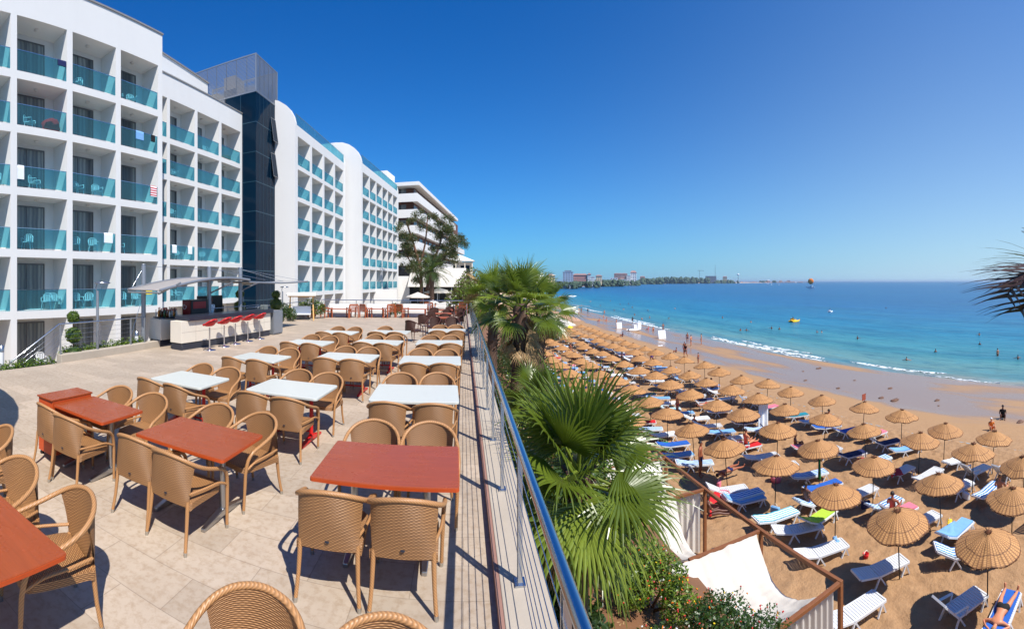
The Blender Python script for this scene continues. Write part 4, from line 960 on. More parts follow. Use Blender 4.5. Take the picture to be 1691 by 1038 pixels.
# ---------------------------------------------------------------- loungers
def lounger(back):
    t = thing('sun_lounger', 'x', 'sun lounger')       # head at -x, foot at +x
    Lf = 1.15; a = R(back)
    b = MB()
    for k in range(13): b.box(-.22+k*.088, -.22+k*.088+.072, -.27, .27, .315, .335)
    b.box(-.22,.95,-.31,-.272,.285,.345).box(-.22,.95,.272,.31,.285,.345).box(.93,.98,-.271,.271,.27,.345)
    part('seat_bed', b, M['plastic'], t)
    mt = Matrix.Translation((-.23,0,.33)) @ Matrix.Rotation(a, 4, 'Y')
    c = MB()
    for k in range(7): c.box(-.09-k*.088, -.018-k*.088, -.27, .27, -.015, .005, 0, mt)
    c.box(-.68,-.01,-.31,-.272,-.04,.015,0,mt).box(-.68,-.01,.272,.31,-.04,.015,0,mt).box(-.73,-.65,-.271,.271,-.03,.03,0,mt)
    part('backrest', c, M['plastic'], t)
    for sy in (-1,1):
        part('leg', MB().bar((.82,sy*.29,.30),(.92,sy*.32,0),.045).bar((.80,sy*.29,.30),(.60,sy*.32,0),.045), M['plastic'], t)
        part('leg', MB().bar((-.20,sy*.29,.30),(-.02,sy*.32,0),.045).bar((-.22,sy*.29,.30),(-.42,sy*.32,0),.045), M['plastic'], t)
        if back > 30: part('armrest', MB().bar((.1,sy*.33,.52),(-.42,sy*.33,.56),.045,.05).bar((.1,sy*.33,.52),(.0,sy*.32,.3),.035), M['plastic'], t)
    return t
LG = {12: lounger(12), 28: lounger(28), 48: lounger(48)}
def pad(back, mat):
    a = R(back); sb, cb = math.sin(a), math.cos(a)
    def fn(u, v, o=0):
        s = -.66 + 1.6*u
        if s < 0: x = -.23 + s*cb; z = .345 + (-s)*sb
        else: x = -.23 + s*.73/.6*.6 + 0; x = -.23 + s*1.24; z = .345
        y = (v-.5)*.5
        return Vector((x, y, z + o + .004*math.sin(s*30) + .01*noise.noise(Vector((x*5, y*5, o)))))
    mb = MB().grid(lambda u, v: fn(u, v, .05), 28, 6)
    def rim(u, v):
        k = u*4; i = min(3, int(k)); f = k-i
        q = [(f,0),(1,f),(1-f,1),(0,1-f)][i]; return fn(q[0], q[1], .05*v)
    mb.grid(rim, 64, 1)
    return mb.mesh('mattress', mat)
PADM = {}
padname = {'blue':'blue','stripe':'blue and white striped','stripec':'aqua striped','ltblue':'pale blue','teal':'turquoise','navy':'navy','lime':'lime patterned','red':'red','pink':'pink','towelwhite':'white','yellow':'yellow','green':'green','orange':'orange'}
CNT = {}
def ll(i, cx): return '%s parasol, %s' % (ORD[i+1], shortc[cx])
def put_lounger(x, y, rz, back, cov, where, z=None):
    z = (sz(x, y) + .0) if z is None else z
    key = where
    CNT[key] = CNT.get(key, 0)+1; 
    desc = 'white sun lounger' if not cov else 'lounger with %s cover' % padname[cov]
    if back > 30: desc = desc.replace('lounger', 'upright lounger', 1)
    place(LG[back], (x, y, z), rz, '%s, %s' % (desc, where), 'sun loungers under the straw parasols')
    if cov:
        if (back, cov) not in PADM: PADM[(back, cov)] = pad(back, M[cov])
        o = bpy.data.objects.new('lounger_cushion', PADM[(back, cov)]); COL.objects.link(o); o.location = (x, y, z); o.rotation_euler = (0,0,rz)
        tag(o, '%s cushion, %s' % (padname[cov], where), 'cushion', 'lounger cushions')
rl = random.Random(11)
near = [ # x, y, rot, back, cover, where
 (11.1,14.9,-.12,12,'stripe','seaward of the third cabana, partly in parasol shade'),
 (11.1,12.75,-.15,12,'stripec','seaward of the middle cabana in full sun'),
 (11.15,11.6,-.42,12,None,'by the middle cabana, half in parasol shade'),
 (10.9,10.15,-.32,12,None,'between the middle cabana and the red bucket'),
 (11.35,8.0,-.35,12,None,'shaded head end, under the first of two nearest parasols'),
 (13.35,6.15,-.9,28,'stripe','turned askew left of the biggest near parasol'),
 (11.15,5.2,-.38,48,None,'armrests up, shaded, in the bottom right foreground'),
 (9.45,7.55,-.2,12,None,'poking out behind the nearest cabana post'),
 (11.35,3.95,.02,12,'blue','under the man lying at bottom right'),
 (12.2,11.55,.1,28,'lime','beside the third parasol of the fourth line')]
for a_ in near: put_lounger(*a_)
covs = ['blue','ltblue','stripe',None,'ltblue',None,None,'stripec','stripe','ltblue','red','towelwhite','towelwhite','teal','ltblue',None,'navy','pink']
for (cx, i, x, y) in UB:
    for s in (-1, 1):
        if cx == 11.7 and i < 3: continue
        if cx == 11.7 and i == 3: 
            if s == 1: put_lounger(x-.8, y+1.1, -.2, 28, 'ltblue', 'by the fourth parasol of the fourth line')
            continue
        if rl.random() < .13 and y < 35: continue
        if cx == 14.8 and i == 0: continue
        k = rl.choice([12,28,28,12,48] if cx > 12 else [12,12,28])
        cv = rl.choice(covs); 
        if cx == 14.8 and i == 1 : cv = None if s == 1 else 'ltblue'
        put_lounger(x + rl.uniform(-.75,.0), y + s*rl.uniform(.6,.85), rl.uniform(-.4,-.05) + (PI if rl.random() < .06 else 0), k, cv, '%s side of the %s' % ('near' if s < 0 else 'far', ll(i, cx)))
def drape(name, x, y, z, rz, w_, d_, m, lb, cat):
    mb = MB().grid(lambda u, v: Vector(((u-.5)*w_, (v-.5)*d_, .02+.04*noise.noise(Vector((u*4, v*4, x))) - .18*max(0, abs(v-.5)-.42)*6)), 12, 10)
    o = part(name, mb, M[m]); o.location = (x, y, z); o.rotation_euler = (0, 0, rz); tag(o, lb, cat)
drape('towel', 14.4, 7.0, sz(14,7)+.40, -.3, .9, .6, 'ltblue', 'pale blue towel spread on the lounger behind the large parasol at right', 'towel')
drape('towel', 17.2, 11.2, sz(17,11)+.55, .8, .8, .6, 'red', 'bright red towel on a lounger below the second-line third parasol', 'towel')
drape('towel', 9.9, 15.3, sz(9,15)+.42, .4, .8, .5, 'red', 'red flowered towel beyond the cabana corner', 'towel')
for (x, y, m, lb) in ((10.6,15.6,'pink','pink bag on the sand beyond the cabana corner'),(13.6,15.6,'pink','pink towel bundle under a third-line parasol'),(11.9,9.0,'red','small red ashtray bucket on the sand behind the middle cabana'),(13.1,8.7,'red','small red bucket below the near parasol lounger')):
    t = thing('beach_bag' if m == 'pink' else 'bucket', lb, 'bag' if m == 'pink' else 'bucket', (x, y, sz(x,y)))
    k = .28 if m == 'pink' else .11
    part('body', MB().lathe([(0,0),(k*.8,0),(k,k*1.3),(k*.9,k*1.3),(k*.7,.02),(0,.02)], 14), M[m] if m == 'pink' else M['redpaint'], t)
    part('handle', MB().tube([(k*math.cos(a), 0, k*1.3+k*.8*math.sin(a)) for a in [PI*q/8 for q in range(9)]], .012, 5), M['cream'], t)
x, y = 14.0, 14.6
t = thing('hanging_sarong', 'green sarong hanging from the pole of a third-line parasol', 'sarong', (14.8,13.9,sz(14.8,13.9)))
part('cloth', MB().grid(lambda u, v: Vector(((u-.5)*.22*(1-.5*v)+.03, .05*math.sin(u*9), 1.5-1.2*(1-v))), 8, 8), M['green'], t)
x, y = 17.4, 21.8
t = thing('hanging_towel', 'long white towel hanging beside the second-line parasol pole', 'towel', (17.75,21.6,sz(17.6,21.9)))
part('cloth', MB().grid(lambda u, v: Vector(((u-.5)*.75, .08*math.sin(u*12), 1.65-1.45*(1-v))), 14, 8), M['towelwhite'], t)
t = thing('beach_flag', 'small brown flag stuck on top of a sea-line parasol', 'flag', (21.3,16.2,sz(21.1,16.2)+2.15))
part('staff', MB().tube([(0,0,0),(.12,0,.5)], .012, 5), M['black'], t); part('cloth', MB().box(-.25,.1,-.01,.01,.1,.48), plain('rust_cloth', (150,70,46), .8), t)

# ---------------------------------------------------------------- cabanas
CX = 7.92
yb = [(3.6,5.6),(6.75,6.0),(9.75,5.75),(12.8,5.7),(15.8,5.7),(18.8,5.7)]
t = thing('cabana_frame', 'stained wooden beam frame of the row of beach cabanas', 'cabana', (CX,0,-7.15))
part('long_beam', MB().box(-.05,.05,6.7,18.9,2.27,2.37), M['beam'], t, bevel=.008)
for (y, xi) in yb[1:]:
    part('post', MB().box(-.05,.05,y-.05,y+.05,-.2,2.268), M['beam'], t, bevel=.006)
    part('post', MB().box(xi-CX-.05,xi-CX+.05,y-.05,y+.05,-.5,2.268), M['beam'], t, bevel=.006)
    part('cross_beam', MB().box(xi-CX-.2,-.053,y-.05,y+.05,2.27,2.36), M['beam'], t, bevel=.006)
names = ['nearest cabana','second cabana','third cabana','fourth cabana','farthest cabana']
for k in range(5):
    (ya, xa), (yb_, xb) = yb[k], yb[k+1]
    lab = names[k]
    # roof sheet slung from the inner rail down to the front beam
    def roof(u, v, ya=ya, yb_=yb_, k=k):               # slung between the two cross beams, its seaward edge hanging free
        y = ya+.06 + (yb_-ya-.12)*u; sg = math.sin(PI*u)
        x1 = (7.72, 7.72, 6.75, 7.6, 7.6)[k]; x0 = 5.0; x = x0 + (x1-x0)*v - .22*sg*v
        z = -7.15 + 2.33 - .78*sg**.85*(.8+.3*v) + .03*math.sin(v*26+k+u*3)*sg + .05*noise.noise(Vector((x*5, y*1.2, k))) + .03*noise.noise(Vector((x*2, y*7, k+3)))
        return Vector((x, y, z))
    if k in (1,2,3,4):
        o = part('canvas_roof', MB().grid(roof, 60, 40), M['canvas']); tag(o, 'white canvas sheet sagging under the beams of the %s' % lab, 'canvas', 'cabana canvas sheets')
    def cur(u, v, y=yb_, xi=xb):
        x = xi + (CX-.08-xi)*u; return Vector((x, y + .045*math.sin(u*58) - .11*0 + .12, -7.15+.15 + 2.1*v))
    if k in (0,2,3):
        o = part('curtain', MB().grid(cur, 110, 6), M['canvas']); tag(o, 'white pleated curtain hanging on the far side of the %s' % lab, 'curtain', 'pleated cabana curtains')
def cur0(u, v): x = 6.0 + (CX-.08-6.0)*u; return Vector((x, 6.63 + .04*math.sin(u*58), -7.0 + 2.1*v))
# ---------------------------------------------------------------- fan palms
def fan_leaf(mb, org, d, petiole, Lb, rn, mi=0, droop=.25, nl=30, spread=112, roll=0, pm=1, fold=.5):
    d = Vector(d).normalized(); up = Vector((0,0,1))
    side = d.cross(up)
    if side.length < .05: side = Vector((1,0,0))
    side.normalize(); nrm = side.cross(d).normalized()
    if roll: q = Matrix.Rotation(roll, 3, d); side = q @ side; nrm = q @ nrm
    pts = []; p = Vector(org); dd = d.copy()
    for k in range(6):
        pts.append(p.copy()); dd = (dd + Vector((0,0,-droop*.10))).normalized(); p = p + dd*(petiole/5)
    mb.tube(pts, [.028*(1-.08*k) for k in range(6)], 5, pm)
    base = pts[-1]; d = dd; side = (side - d*side.dot(d)).normalized(); nrm = side.cross(d).normalized()
    for i in range(nl):
        a = R(-spread + 2*spread*(i+.5)/nl); 
        ln = Lb*(.62+.38*math.cos(a*.62))*rn.uniform(.82,1.08)
        cupd = (d*math.cos(a) + side*math.sin(a)).normalized()
        cup = .18*abs(math.sin(a))
        cupd = (cupd + nrm*cup).normalized()
        perp = (side*math.cos(a) - d*math.sin(a)).normalized()
        hw = Lb*math.tan(R(spread/nl))*.5*.92
        n = 7; vs = []; q = base.copy(); ld = cupd.copy(); dr = droop*rn.uniform(.4,2.2); tw = rn.uniform(-.5,.5)
        for s in range(n+1):
            f = s/n; w_ = hw*(min(1, f/.38)**.9 if f < .38 else max(.03, 1-(f-.38)/.62)**1.1)*1.0 + .002
            pr = (perp + nrm*tw*max(0, f-.4)).normalized()
            vs += [q - pr*w_ - nrm*w_*fold*.9, q + nrm*w_*fold*.3, q + pr*w_ - nrm*w_*fold*.9]
            ld = (ld + Vector((0,0,-1))*dr*.9*(f**1.7)*(.45 if f < .55 else 1.2)).normalized(); q = q + ld*(ln/n)
        fs = []
        for s in range(n): fs += [(3*s,3*s+1,3*s+4,3*s+3),(3*s+1,3*s+2,3*s+5,3*s+4)]
        mb.add(vs, fs, mi)
def fan_palm(label, loc, H, Lb, pet, leaves, seed, mats, skirt=30, tr=.17, extra=(), drp=125):
    rn = random.Random(seed); t = thing('fan_palm', label, 'palm tree', loc, 0)
    tp = [(.0+.05*math.sin(k), .04*k/3, H*k/9) for k in range(10)]
    part('trunk', MB().tube(tp, [tr*(1.25-.25*k/9)*(1+.07*(k%2)) for k in range(10)], 14), M['trunk'], t)
    top = Vector(tp[-1]); mb = MB()
    for i in range(leaves):
        f = (i+.5)/leaves; el = R(84 - drp*f + rn.uniform(-9,9)); a = i*2.39996 + rn.uniform(-.25,.25)
        d = Vector((math.cos(a)*math.cos(el), math.sin(a)*math.cos(el), math.sin(el)))
        fan_leaf(mb, top + Vector((d.x,d.y,0))*tr*.6 - Vector((0,0,f*.3)), d, pet*rn.uniform(.8,1.25), Lb*rn.uniform(.85,1.1), rn, 0 if rn.random() < .8 else 2, droop=.12+.35*f+rn.uniform(0,.12), roll=rn.uniform(-.5,.5))
    for (d, p_, l_, dr, ro) in extra: fan_leaf(mb, top, d, p_, l_, rn, 1 if d[2] < 0 else 0, droop=dr, roll=ro, nl=42)  # hanging fans take the paler olive: sunlight on and through them painted in
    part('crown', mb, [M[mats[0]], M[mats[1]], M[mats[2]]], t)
    mb = MB()
    for i in range(skirt):
        a = rn.uniform(0, 2*PI); z = rn.uniform(-.35, -1.2) if skirt < 40 else rn.uniform(-.3,-1.9)
        d = Vector((math.cos(a)*.6, math.sin(a)*.6, -.75+rn.uniform(-.2,.35)))
        fan_leaf(mb, top + Vector((math.cos(a)*tr*.8, math.sin(a)*tr*.8, z*.6)), d, pet*.5, Lb*.62, rn, 0, droop=.55, nl=14, spread=55, pm=0)
    part('dead_fronds', mb, M['deadfrond'], t)
    mb = MB()
    for i in range(60):
        a = i*2.4; z = H - .1 - i*.02*H*.35; d = Vector((math.cos(a), math.sin(a), 0))
        mb.bar(Vector((0,0,z)) + d*tr*.7 + Vector((tp[-1][0],tp[-1][1],0))*(z/H), Vector((0,0,z+.16)) + d*tr*1.55 + Vector((tp[-1][0],tp[-1][1],0))*(z/H), .07, .025)
    part('leaf_bases', mb, M['trunk'], t); return t
p = pol(858, 12.6)
fan_palm('tall fan palm with brown hanging skirt close to the sea railing', (p.x, p.y, -4.4), 6.1, .84, .68, 21, 3, ('fan','fanol','fanol'), 40, .2,
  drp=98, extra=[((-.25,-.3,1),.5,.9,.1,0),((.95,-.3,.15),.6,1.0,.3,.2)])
fan_palm('small fan palm growing low against the tall palm trunk', (p.x+.25, p.y-1.2, -4.4), 3.55, .85, .5, 13, 9, ('fan','fanol','fan'), 10, .13)
p = pol(956, 6.2)
fan_palm('big bushy fan palm in front with long fans spread over the beach', (p.x, p.y, -4.5), 4.1, 1.1, .58, 19, 21, ('fan','fanol','fan'), 14, .17,
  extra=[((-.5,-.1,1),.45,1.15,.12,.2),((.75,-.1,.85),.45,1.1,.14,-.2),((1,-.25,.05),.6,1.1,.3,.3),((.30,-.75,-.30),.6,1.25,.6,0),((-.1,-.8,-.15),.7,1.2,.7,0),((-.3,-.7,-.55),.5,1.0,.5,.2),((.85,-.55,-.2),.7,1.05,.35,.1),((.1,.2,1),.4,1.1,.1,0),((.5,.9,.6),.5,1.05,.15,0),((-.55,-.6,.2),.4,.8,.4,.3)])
p = pol(814, 19)
fan_palm('yellowing fan palm behind the tall one on the railing side', (p.x, p.y, -4.2), 6.0, .92, .6, 26, 5, ('fanol','fanol','deadfrond'), 16, .2)
p = pol(892, 19)
fan_palm('fan palm half hidden behind the tall palm toward the sea', (p.x, p.y, -4.6), 5.8, 1.05, .7, 22, 6, ('fan','fanol','fanol'), 20, .2)
p = pol(872, 8.6)
fan_palm('low young fan palm at the foot of the railing wall', (p.x-.1, p.y, -4.0), 1.9, .8, .4, 15, 14, ('leafd','fan','fan'), 8, .1)

# ---------------------------------------------------------------- feather palms
def feather(mb, org, d, Lf, rn, mi=0, droop=.9, n=26, ll=.45, lw=.022, ldroop=.25):
    d = Vector(d).normalized(); p = Vector(org); pts = []
    for k in range(n+1):
        pts.append((p.copy(), d.copy())); d = (d + Vector((0,0,-droop/n*(.4+1.2*k/n)))).normalized(); p = p + d*(Lf/n)
    mb.tube([q[0] for q in pts], [.03*(1-.9*k/n)+.004 for k in range(n+1)], 5, mi)
    for k in range(2, n+1):
        q, t_ = pts[k]; sd = t_.cross(Vector((0,0,1)))
        if sd.length < .05: sd = Vector((1,0,0))
        sd.normalize(); nn = sd.cross(t_).normalized()
        l_ = ll*math.sin(PI*(.12+.80*k/n))**.6
        for s in (-1,1):
            dr = (sd*s + t_*.75 + nn*rn.uniform(.0,.45)).normalized(); a = q.copy(); vs = []
            for j in range(5):
                f = j/4; w_ = lw*(1-f*.92)
                vs += [a - t_*w_, a + t_*w_]; dr = (dr + Vector((0,0,-ldroop*f))).normalized(); a = a + dr*(l_/4)
            mb.add(vs, [(2*j,2*j+1,2*j+3,2*j+2) for j in range(4)], mi)
def date_palm(label, loc, H, Lf, nf, seed, mat_, tr=.22, ll=.45, n=24, lw=.022, dirs=None):
    rn = random.Random(seed); t = thing('date_palm', label, 'palm tree', loc); mb = MB()
    part('trunk', MB().tube([(0,0,H*k/12) for k in range(13)], [tr*(1+.08*(k%2)) for k in range(13)], 12), M['trunk'], t)
    for i in range(nf):
        f = (i+.5)/nf; el = R(80-115*f); a = i*2.4+rn.uniform(-.2,.2)
        feather(mb, (0,0,H), (math.cos(a)*math.cos(el), math.sin(a)*math.cos(el), math.sin(el)), Lf*rn.uniform(.85,1.1), rn, 0, droop=1.0+.3*rn.random(), n=n, ll=ll, lw=lw)
    for (d, l_, dr) in (dirs or ()): feather(mb, (0,0,H), d, l_, rn, 0, droop=dr, n=17, ll=ll, lw=lw*.8, ldroop=.16)
    part('crown', mb, M[mat_], t); return t
p = pol(713, 56)
date_palm('dark date palm with arching fronds in front of the long white awning', (p.x,p.y,-2), 5.6, 3.0, 34, 4, 'leafd', .3, .65, 20, .05)
p = pol(1762, 5.2)
date_palm('dark palm frond reaching in from the right border above the sea', (p.x, p.y, -7.2), 9.62, .7, 3, 12, 'shadefrond', .15, .8, 14, .036, dirs=[((-.95,.3,.10),.80,.5),((-.9,.5,-.25),.85,.6),((-.8,.2,.45),1.1,1.5),((-.95,.4,.3),1.15,1.2),((-.9,-.1,0),.7,.8)])

# ---------------------------------------------------------------- leafy crowns
def leaves(mb, blobs, n, size, rn, mi=0, asp=2.0, surf=.75, mis=None):
    tot = sum(b_[3]**2 for b_ in blobs)
    for (x, y, z, r_) in blobs:
        m = int(n*r_*r_/tot)
        for _ in range(m):
            d = Vector((rn.gauss(0,1), rn.gauss(0,1), rn.gauss(0,1))).normalized()
            rr = r_*(surf + (1-surf)*rn.random() if rn.random() < .75 else rn.random())*(1+.22*noise.noise(d*2.3+Vector((x,y,z))))
            c = Vector((x,y,z)) + d*rr
            a = Vector((rn.gauss(0,1), rn.gauss(0,1), rn.gauss(0,.6))).normalized(); b_ = a.cross(d + Vector((rn.gauss(0,.5),rn.gauss(0,.5),rn.gauss(0,.5))))
            if b_.length < .01: continue
            b_.normalize(); s = size*rn.uniform(.6,1.3); k = mi if not mis else rn.choice(mis)
            mb.add([c - a*s*.5, c + b_*s*.5/asp, c + a*s*.5, c - b_*s*.5/asp], [(0,1,2,3)], k)
    return mb
def shrub(name, label, cat, loc, blobs, n, size, mats, seed, flowers=0, fcols=('redpaint','orange','yellow','plastic'), stem=True, group=None, asp=1.9):
    rn = random.Random(seed); t = thing(name, label, cat, loc, 0, group)
    part('foliage', leaves(MB(), blobs, n, size, rn, 0, asp, .7, mis=[0,0,1]), [M[mats[0]], M[mats[1]]], t)
    if stem:
        b = MB()
        for (x, y, z, r_) in blobs: b.tube([(x*.2,y*.2,0),(x*.7,y*.7,z*.6),(x,y,z)], [.04,.025,.01], 5)
        part('stem', b, M['bark'], t)
    if flowers:
        tot = sum(b_[3]**2 for b_ in blobs); mb = MB()
        for (x, y, z, r_) in blobs:
            for _ in range(int(flowers*r_*r_/tot)):
                d = Vector((rn.gauss(0,1), rn.gauss(0,1), abs(rn.gauss(0,1))*.8-.2)).normalized(); c = Vector((x,y,z))+d*r_*(1.02+.22*noise.noise(d*2.3+Vector((x,y,z))))
                q = rn.choices([0,1,2,3],[5,3,1.2,.8])[0]
                for _j in range(3): mb.blob(c + Vector((rn.uniform(-.012,.012),rn.uniform(-.012,.012),rn.uniform(-.008,.008))), .013, 5, 0, q)
        tag(part('flowers', mb, [M[f] for f in fcols], t), kind='stuff')
    return t
def zb(x, y): return bedz(x, y)
p = (4.15, 6.2); shrub('lantana_bush', 'large lantana bush with red and orange flowers in front of the cabanas', 'bush', (p[0],p[1],zb(*p)), [(0,0,.85,.75),(.55,-.5,.7,.65),(-.7,-.2,.75,.65),(.2,.5,.75,.5),(-.4,-.9,.5,.7),(.7,-1.2,.45,.6),(-1.0,.4,.7,.5),(.1,-1.6,.45,.65),(-1.2,-.4,.6,.6)], 24000, .07, ('leaf','leaf'), 1, 420)
p = (3.85, 8.5); shrub('lantana_bush', 'taller flowering lantana bush beside the big fan palm', 'bush', (p[0],p[1],zb(*p)), [(0,0,.95,.45),(.3,-.3,.75,.42),(-.3,.4,.7,.42),(-.5,-.3,.8,.45),(.3,-.8,.5,.42)], 8000, .075, ('leafb','leaf'), 2, 130)
for k, (x, y, s, nm, mt, lb) in enumerate([
  (1.55,4.6,.55,'shrub',('leafd','leaf'),'dark low shrub at the wall foot under the near railing'),
  (1.3,6.7,.75,'shrub',('leafd','leaf'),'dense dark shrub between the wall and the big fan palm'),
  (2.3,9.6,.8,'shrub',('leaf','leafd'),'green shrub behind the big fan palm'),
  (1.35,9.3,.9,'shrub',('leafd','leafb'),'leafy shrub below the railing behind the big fan palm'),
  (2.7,10.4,1.0,'shrub',('leaf','leafd'),'broad green shrub beside the tall palm'),
  (1.4,14.5,1.1,'shrub',('leafd','leaf'),'shrub at the wall behind the tall palm'),
  (3.6,13.2,1.0,'shrub',('leaf','leafb'),'green shrub on the bank behind the cabanas'),
  (4.4,16.5,1.0,'shrub',('leafd','leaf'),'dark shrub on the bank beyond the fourth cabana'),
  (2.4,18.5,1.2,'shrub',('leaf','leafb'),'wide shrub far along the planted bank'),
  (3.8,22,1.2,'shrub',('leafd','leaf'),'round dark shrub far along the planted bank'),
  (2.4,27,1.5,'shrub',('leafd','leaf'),'large shrub near the end of the planted bank'),
  (4.4,31,1.4,'shrub',('leaf','leafb'),'greenish shrub at the far seaward corner of the bank')]):
    hgt = 1.15 if k < 6 else 1.3
    shrub(nm, lb, 'shrub', (x,y,zb(x,y)), [(0,0,s*hgt,s),(s*.6,-s*.3,s*.8,s*.7),(-s*.5,s*.4,s*.85,s*.7),(s*.1,s*.7,s*.9,s*.65)], 5200, .13, mt, 30+k)
rn = random.Random(3); b = MB()
for _ in range(900):
    x = rn.uniform(1.0,4.5); y = rn.uniform(3,12); z = bedz(x,y)
    a = rn.uniform(0,6.28); l_ = rn.uniform(.05,.2)
    b.add([(x,y,z+.01),(x+math.cos(a)*l_,y+math.sin(a)*l_,z+.03),(x+math.cos(a+.3)*l_,y+math.sin(a+.3)*l_,z+.02)], [(0,1,2)])
struct('leaf_litter', b, M['deadfrond'], 'stuff')
tag(part('paper_scrap', MB().box(-.06,.06,-.04,.04,0,.02), M['plastic'], loc=(2.45,7.2,bedz(2.45,7.2)+.01)), 'small white paper scrap lying on the brown soil bank', 'litter')
# hedge and edge plants on the hotel side
for k in range(7):
    y = 4.9 + k*.42
    shrub('edge_plant', 'low leafy plant in the edge bed at far left, %s from the left' % ORD[k+1], 'plant', (-10.45, y, -.35), [(0,0,.25,.26),(.1,.15,.2,.2),(-.1,-.15,.22,.2)], 420, .09, ('leaf','leafb'), 60+k, group='low plants in the edge bed')
for k in range(9):
    y = 8.1 + k*.42
    shrub('edge_plant', 'small yellow-green plant behind the garden kerb, %s from the topiary' % ORD[k+1], 'plant', (-10.55, y, -.2), [(0,0,.4,.2),(.05,.12,.35,.15)], 220, .08, ('leafb','leaf'), 80+k, group='small plants behind the garden kerb')
def topiary(loc, balls, label, seed):
    rn = random.Random(seed); t = thing('topiary_tree', label, 'topiary', loc)
    part('stem', MB().tube([(0,0,0),(0,0,balls[-1][0])], .025, 6), M['bark'], t)
    for (z, r_) in balls:
        mb = MB().blob((0,0,z), r_*.86, 14, .03); leaves(mb, [(0,0,z,r_*.92)], 1500, .05, rn, 0, 1.8, .93, mis=[0,1])
        part('leaf_ball', mb, [M['leaf'], M['leafb']], t)
topiary((-10.4,8.35,-.5), [(.55,.34),(1.2,.27),(1.75,.2)], 'topiary of three stacked green balls on the hotel side kerb', 1)
q = pol(396, 18.9); topiary((q.x,q.y,0), [(1.25,.28),(1.78,.19)], 'two ball topiary behind the middle of the bar top', 2)
q = pol(456, 22.5); topiary((q.x,q.y,0), [(.5,.5),(1.15,.36),(1.65,.24)], 'green ball topiary to the right of the bar end', 3)
t = thing('planter', 'pale square planter with blue emblem next to the bar end', 'planter', (q.x+.05,q.y-.8,0), .3); part('box', MB().box(-.3,.3,-.25,.25,0,.6), M['marble'], t, bevel=.01); part('emblem', MB().lathe([(0,0),(.13,0),(.13,.006),(0,.006)], 20), M['blue'], t, (0,-.26,.33)).rotation_euler = (PI/2,0,0)
q = pol(478, 25.5); shrub('shrub', 'dark rounded shrub just left of the garden swing', 'shrub', (q.x-.4,q.y,0), [(0,0,.55,.55),(.4,.2,.4,.4)], 1500, .12, ('leafd','leaf'), 99)
q = pol(514, 27.5); shrub('shrub', 'dark shrub behind the garden swing seat', 'shrub', (q.x,q.y,-.1), [(0,0,.9,.5),(.5,.1,.75,.45),(-.5,0,.8,.4)], 1500, .12, ('leaf','leafb'), 98)
q = pol(650, 31); shrub('shrub', 'yellowish low shrub beyond the end railing', 'shrub', (q.x,q.y,-1.2), [(0,0,1.5,.5),(.8,.1,1.4,.45),(-.8,0,1.4,.4)], 1200, .14, ('leafb','leaf'), 97)
# gum tree
rn = random.Random(8); q = pol(695, 60); t = thing('gum_tree', 'tall thin-crowned gum tree in front of the banded hotel', 'tree', (q.x, q.y, -2))
b = MB(); bl_ = []
limbs = [((0,0,0),(.1,0,3.5),(-.2,0,6.5),(-1.2,.3,10),(-2.0,0,12.5)), ((.6,0,0),(.9,.2,3.5),(1.4,0,6),(2.6,.3,9.5),(3.2,0,12.5)), ((.1,0,3.5),(-.9,.5,6),(-2.2,.2,8.2)), ((1.4,0,6),(3.2,.3,8),(5.0,0,10.0)), ((-.2,0,6.5),(.6,0,9.5),(.9,0,13.2)), ((1.4,0,6),(2.4,-.5,7.5),(4.2,-.5,8.2))]
for L_ in limbs:
    pts = smooth(L_, 3); b.tube(pts, [.26*(1-.8*k/len(pts))*(1 if L_[0][2] < 1 else .5)+.03 for k in range(len(pts))], 7)
    for k in range(5, len(pts)):
        if pts[k].z > 4.5:
            for _ in range(4): bl_.append((pts[k].x+rn.uniform(-1.3,1.3), pts[k].y+rn.uniform(-1,1), pts[k].z+rn.uniform(-1.2,1.0), rn.uniform(.45,1.05)))
part('trunk', b, M['bark'], t); part('crown', leaves(MB(), bl_, 32000, .22, rn, 0, 2.6, .3, mis=[0,0,1,2]), [M['euca'], M['leafd'], M['leaf']], t)
for k, (px, r, h, w_, lb) in enumerate([(772,36,3.0,2.2,'dusty olive shrub tree past the terrace corner'),(782,52,4.2,2.8,'olive green tree beyond the terrace corner behind the yellowing palm'),(905,60,2.0,2.4,'low green tree on the bank beyond the palms')]):
    q = pol(px, r); bz = -1.8 if px < 800 else -6.5
    shrub('small_tree', lb, 'tree', (q.x,q.y,bz), [(0,0,h,w_*.6),(w_*.4,.3,h*.8,w_*.45),(-w_*.4,0,h*.85,w_*.45),(0,.3,h*.5,w_*.5)], 3500, .25, ('euca','leafb'), 120+k)
